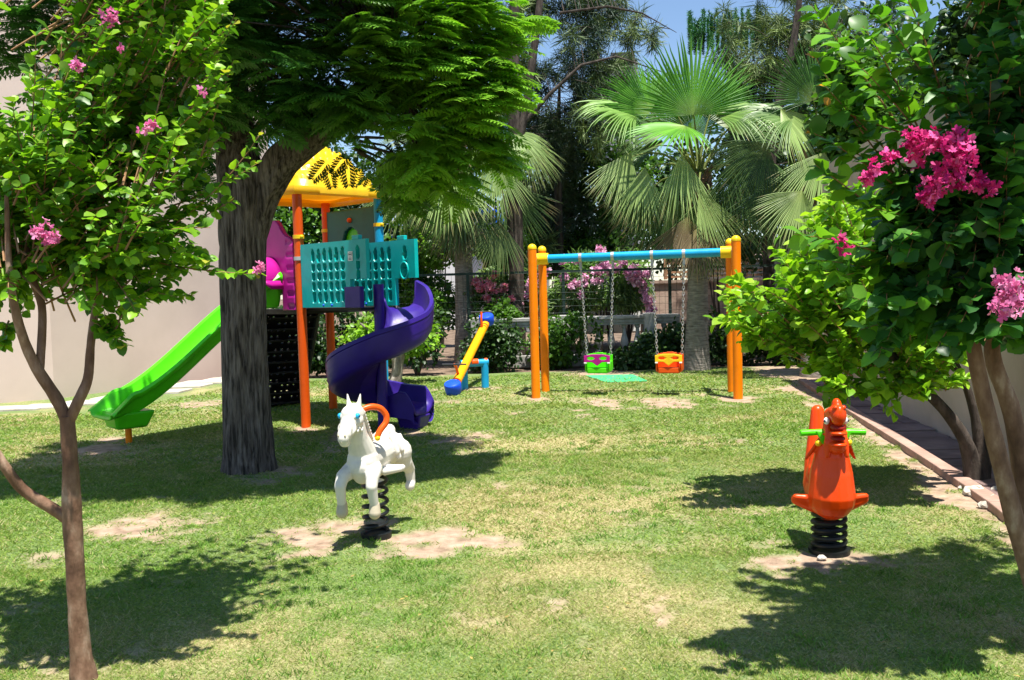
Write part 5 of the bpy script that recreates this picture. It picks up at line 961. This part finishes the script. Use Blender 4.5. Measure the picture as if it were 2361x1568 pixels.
# box foot under the slide end
fp = at(270, 985, path[38][0][1]); c_ = path[39][0]; o = MB(); a1 = c_-dirh*.22; o.add([c_+dirh*x_*.8*(k_)+svx*y_*k_+V(0, 0, z_) for (z_, k_) in ((.02, 1.), (-.17, .72)) for x_, y_ in ((-.36, -.23), (.22, -.23), (.22, .23), (-.36, .23))], [(0, 1, 2, 3), (4, 7, 6, 5), (0, 4, 5, 1), (1, 5, 6, 2), (2, 6, 7, 3), (3, 7, 4, 0)]); child(o.build('slide_foot', M['green'], None, True, bevel=.03), gs)
child(MB().tube([V(c_[0]-dirh[0]*.05, c_[1]-dirh[1]*.05, -.03), V(c_[0]-dirh[0]*.05, c_[1]-dirh[1]*.05, .22)], .036, 16).build('slide_leg', M['orange'], None), gs)
# black perforated climbing stair
v0_ = .36; o_top = TW(-s, s/2, 1.40); run = V(-.50, .95, 0)*1.0; bot = o_top+run; bot[2] = 0
ez = nrm(o_top-bot); Lz = np.linalg.norm(o_top-bot); wv_ = nrm(np.cross(ez, run)); wv_ = wv_ if wv_[0] > 0 else -wv_; ny = np.cross(wv_, ez)
def holes(x_, z_):
    px_ = (x_ % .085)/.085; pz_ = (z_ % .115)/.115; h = ((px_-.5)/.24)**2+((pz_-.5)/.22)**2 < 1; return ~(h & (x_ > .05) & (x_ < .64) & (((np.floor(x_/.085)*7+np.floor(z_/.115)*5) % 4) > .5))
st2 = cutout('climbing_stair', M['black'], bot-wv_*.36, wv_, ez, ny, .70, Lz, .0125, holes, t=.04, parent=e)
for sg in (-1, 1): child(MB().box((bot+o_top)/2+wv_*(sg*.36-.01), (.05, Lz, .20), (wv_, ez, ny)).build('stringer', M['darksteel'], None, False, bevel=.01), st2)
for k in range(9): q = bot+ez*(Lz*(k+.5)/9); child(MB().box(q+V(0, 0, -.02)-nrm(run)*.10, (.64, .20, .02), (wv_, nrm(np.cross(Zu, wv_)), Zu)).build('tread', M['black'], None, False), st2)
for sg in (-1, 1):
    b_ = o_top+wv_*sg*.35; child(MB().tube([b_+V(0, 0, .0), b_+V(0, 0, .62), b_+V(0, 0, .72)+run*.08, bot+wv_*sg*.35+(o_top-bot)*.45+V(0, 0, .62), bot+wv_*sg*.35+(o_top-bot)*.30+V(0, 0, .0)], .017, 10).build('handrail', M['yplast'], None), st2)
# spiral slide
cc = cA+V(1.02, -.56, 0); 
MB().tube([cc+V(0, 0, -.03), cc+V(0, 0, 1.70)], .062, 20).build('spiral_column', M['purple'], e)
box_ = MB().box(TW(1.10, .0, 1.56), (.30, .06, .24), (U, W_, Zu)).build('entrance_side', M['purple'], e, False, bevel=.01)
ph0, ph1 = math.radians(50), math.radians(-290); NS = 110; path = []; angs = np.linspace(ph0, ph1, NS); vs = []
def zfl(k):
    return float(np.interp(k, [0, .06, .13, .22, .4, .66, .92, 1.], [1.42, 1.38, 1.27, 1.13, .95, .58, .31, .25]))
ri, ro = .075, .60
rows = []
for i, a_ in enumerate(angs):
    t_ = i/(NS-1); z_ = zfl(t_); rd = V(math.cos(a_), math.sin(a_), 0); wi = .10; wo = .22+.08*max(0, 1-t_*8)
    # outer lip, outer wall, floor, inner wall
    prof = [(ro-.005, z_+wo-.05), (ro+.02, z_+wo-.02), (ro+.015, z_+wo+.012), (ro-.012, z_+wo+.005), (ro-.03, z_+.12), (ro-.06, z_+.04), (ro-.13, z_), ((ri+ro)/2, z_-.012), (ri+.08, z_), (ri+.03, z_+.03), (ri, z_+wi+.02)]
    rows.append([cc+rd*r_2+V(0, 0, z2) for r_2, z2 in prof])
a_ = ph1; rd = V(math.cos(a_), math.sin(a_), 0); tg = V(math.sin(a_), -math.cos(a_), 0)
for j in range(1, 22):
    t_ = j/21; z_ = .25-.03*t_; off = tg*.36*t_; wo = (.22 if t_ < .7 else .22-.13*((t_-.7)/.3)); wi = .12+.08*min(1, t_*2) if t_ < .7 else .20-.12*((t_-.7)/.3)
    dn = 0 if t_ < .8 else -.05*((t_-.8)/.2)**1.5
    prof = [(ro-.005, z_+wo-.05), (ro+.02, z_+wo-.02), (ro+.015, z_+wo+.012), (ro-.012, z_+wo+.005), (ro-.03, z_+.12*min(1, wo*5)), (ro-.06, z_+.04), (ro-.13, z_), ((ri+ro)/2, z_-.012), (ri+.08, z_), (ri+.03, z_+.03), (ri, z_+wi+.02)]
    rows.append([cc+rd*r_2+off+V(0, 0, z2+dn) for r_2, z2 in prof])
m = 11; NR = len(rows); vs = [p for r in rows for p in r]; o = MB().add(vs, [(i*m+k, i*m+k+1, (i+1)*m+k+1, (i+1)*m+k) for i in range(NR-1) for k in range(m-1)])
sp_ = o.build('spiral_slide', M['purple'], e); md_ = sp_.modifiers.new('s', 'SOLIDIFY'); md_.thickness = .024; md_.offset = 0
# outer shell (double walled moulding with ribs)
vs = []; mm_ = 12
for i, r in enumerate(rows):
    t_ = i/(NR-1); ex = nrm((r[0]-r[8])*V(1, 1, 0)); top = r[1]; b_ = r[7]+V(0, 0, -.05)
    z_ = r[6][2]
    for k in range(mm_):
        q = k/(mm_-1); 
        rr2 = (ro+.022) - .10*q**3 if q < .8 else (ro+.022)-.10*.512-(q-.8)*1.6
        base_ = r[6]-ex*(ro-.13); p = base_+ex*(rr2+(.006 if k % 2 and k < 9 else -.004)); h0 = top[2]; h1 = z_-.12
        zz_ = h0+(h1-h0)*min(1, q/.8); vs.append(V(p[0], p[1], zz_))
o = MB().add(vs, [(i*mm_+k, i*mm_+k+1, (i+1)*mm_+k+1, (i+1)*mm_+k) for i in range(NR-1) for k in range(mm_-1)])
# underside closing to the inner edge
vs = []; 
for r in rows: ex = nrm((r[0]-r[8])*V(1, 1, 0)); base_ = r[6]-ex*(ro-.13); z_ = r[6][2]; vs += [V(*(base_+ex*(ro-.35))[:2], z_-.12), V(*(base_+ex*(ri))[:2], z_-.09), V(*(base_+ex*(ri-.01))[:2], r[10][2])]
o.add(vs, [(i*3+k, i*3+k+1, (i+1)*3+k+1, (i+1)*3+k) for i in range(NR-1) for k in range(2)])
child(o.build('outer_shell', M['purple'], None), sp_)
ft = rows[-9]; fc = (ft[0]+ft[10])/2; MBf = MB(); MBf.add([V(fc[0], fc[1], 0)+tg*x_*k_+rd*y_*k_+V(0, 0, z_) for (z_, k_) in ((.16, 1.0), (-.02, .75)) for x_, y_ in ((-.16, -.15), (.16, -.15), (.16, .15), (-.16, .15))], [(0, 1, 2, 3), (4, 7, 6, 5), (0, 4, 5, 1), (1, 5, 6, 2), (2, 6, 7, 3), (3, 7, 4, 0)]); child(MBf.build('slide_foot', M['purple'], None, True, bevel=.02), sp_)
